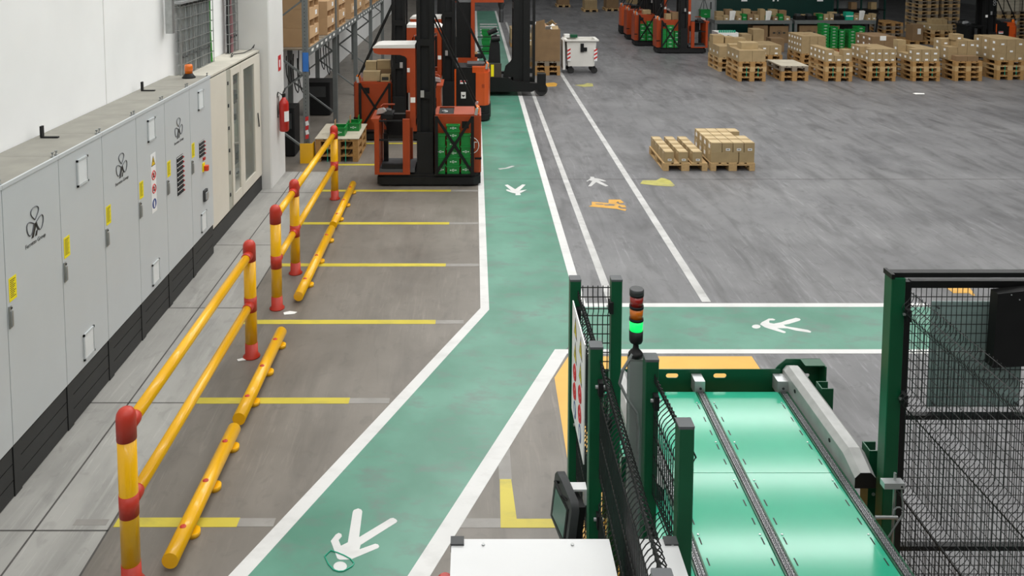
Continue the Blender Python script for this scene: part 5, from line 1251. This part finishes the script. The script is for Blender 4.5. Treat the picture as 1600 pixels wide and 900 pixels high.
vs = ring4(0.07,0.88,0.05,0.65,0.22)+ring4(0.02,0.93,0.0,0.7,1.0)+ring4(-0.05,1.0,-0.06,0.76,1.02)+ring4(-0.05,1.0,-0.06,0.76,1.06)+ring4(0.05,0.90,0.03,0.67,1.06)+ring4(0.1,0.85,0.08,0.62,0.27)
fs = [(3,2,1,0)]+[(k*4+i,k*4+(i+1)%4,(k+1)*4+(i+1)%4,(k+1)*4+i) for k in range(5) for i in range(4)]+[(20,21,22,23)]
b.add(vs, fs).build('tub', mat('white hdpe','#dcdad3',0.5,var=0.03,scale=3), WN)
MB().prism([(-0.09,0.12),(-0.02,0.12),(-0.05,1.06),(-0.1,1.02)],'y',0.05,0.65).build('hinged_lid', M_paper, WN)
l = MB(); l.box(0.44,0.54,-0.03,0.0,0.68,0.94); l.box(0.54,0.64,-0.03,0.0,0.70,0.82); l.build('lock_plate', M_black, WN)
for sx in (0.035,0.86):
    s = MB().box(sx,sx+0.10,-0.012+0.012*0,0.02,0.40,0.78).build('stripe_plate', M_white, WN)
    for q in range(3): MB().prism([(sx,0.44+q*0.12),(sx+0.10,0.50+q*0.12),(sx+0.10,0.56+q*0.12),(sx,0.50+q*0.12)],'y',-0.014,-0.012).build('red_stripe', M_redp, s)
for x, y in ((0.14,0.08),(0.86,0.08),(0.14,0.6),(0.86,0.6)):
    w = MB().lathe([(0.09,0),(0.1,0.01),(0.1,0.05),(0.09,0.06)],(x+0.02,y-0.03,0.1),14,'y').build('wheel', M_rub, WN); MB().box(x-0.02,x+0.05,y-0.045,y+0.045,0.16,0.23).build('fork', M_blackm, w)
bk = thing('bag_on_bin', 'white bag and green box lying in the white waste container', 'bag', (2.85,25.4,1.062)); MB().cbox(0,0.18,0,0.2,0,0.1,0.03).build('bag', M_paper, bk); MB().box(0.2,0.42,0,0.2,0,0.09).build('box', M_machine, bk)
# goods beside the far walkway
gf = 'goods beside the far walkway'
for q, y in enumerate((26.3, 28.6, 31.0)):
    zt = stack(['the nearest pallet pair by the far walkway','the middle pallet pair by the far walkway','the last pallet pair by the far walkway'][q], 2, 1.42, y, gf, (1,2))
    load(['the nearest walkway pile','the middle walkway pile','the last walkway pile'][q], gf, 1.42, y+0.02, zt, 2, 2, 2, 0.38, 0.57, 0.2, tone=0)
green_bin(1.45, 26.4, 0.29+0.403, 0.3, 0.4, 0.16, 'green bin on the nearest walkway pile', gf)
for q in range(5): green_bin(0.28+0.04*(q%2), 29.0+q*0.05, 0.001+q*0.171, 0.32, 0.4, 0.17, f'green crate, {ORD[q]} from the floor, in the stack on the far walkway', gf, False)
for q, (x, y) in enumerate(((6.2,45.5),(7.5,46.0),(8.9,46.5),(5.0,48.5))):
    zt = stack(['the far pallet by the back lane','the second far pallet','the third far pallet','the farthest pallet'][q], 1, x, y, gf, (0,))
    carton(x+0.05, y+0.05, 0.1465, 0.7, 1.0, 0.5+0.1*q, f'big carton on {["the far pallet by the back lane","the second far pallet","the third far pallet","the farthest pallet"][q]}', gf, False, (0,2)[q % 2])

# ------------------------------------------------------------------ small things on the floor
tag(MB().tube([(x,y,0.006) for x, y in LOOP], 0.004, 5, True).build('strap_loop', M_strap), 'pale green strapping loop around the head of the painted figure', 'strap')
for k, (x, y, w, l) in enumerate(((-2.36,7.83,0.07,'scrap of clear tape at the post nearest the near barrier'),(-2.13,8.83,0.11,'torn clear tape beside the first post of the far barrier'),(11.9,21.6,0.25,'white paper shreds before the right pallet row'))):
    o = tag(MB().prism([(0,0),(w,0.02),(w*1.2,w*0.6),(w*0.4,w*0.8),(-0.02,w*0.5)],'z',0.003,0.007).build('litter', M_paper), l, 'litter', 'litter on the floor'); o.location = (x, y, 0)

# ------------------------------------------------------------------ more loads that stand on the trucks and the upper rack level
for q in range(8):
    carton(-4.1, 15.22+3.2*(q//2)+1.5*(q % 2), 4.082, 0.85, 1.4, 0.9, f'unseen large carton added for shade on the upper rack beams, {ORD[q]} from the pillar', 'unseen shading cartons on the upper rack level', False, 2)  # out of view, added to keep the rack bays below in shade
gt = 'cartons on the right row of order pickers'
carton(7.0, 29.45, 1.217, 0.2, 0.3, 0.2, 'small carton on the nearest right picker, left one', gt, False, 0); carton(7.22, 29.45, 1.217, 0.3, 0.3, 0.26, 'carton on the nearest right picker, beside the small one', gt, False, 2)
carton(6.6, 31.5, 1.217, 0.3, 0.3, 0.16, 'open carton on the second picker of the right row', gt, False, 1)
tp = thing('barrier_tape', 'torn red and white barrier tape hanging on the first rack upright', 'tape', (-3.12, 14.99, 0.45))
for q in range(5): MB().prism([(-0.03+0.01*(q%2),q*0.085),(0.03+0.01*(q%2),q*0.085+0.02),(0.03-0.01*(q%2),q*0.085+0.1),(-0.03,q*0.085+0.08)],'y',-0.012+0.002*q,-0.008+0.002*q).build('tape_band', (M_redp,M_white)[q % 2], tp)
# loose goods in front on the benches
random.seed(9)
for q in range(6): green_bin(10.75+q*0.27+random.uniform(0,0.05), 32.36, 0.921, 0.17, 0.13, 0.16, f'small green bin, {ORD[q]} from left, in the second rank on the left workbench', gb_, False)
for q in range(5): carton(13.2+q*0.55, 32.5, 0.921, 0.3, 0.25, 0.18+0.05*(q % 3), f'rear carton, {ORD[q]} from left, on the right workbench', gb_, False, (0,2,1)[q % 3])
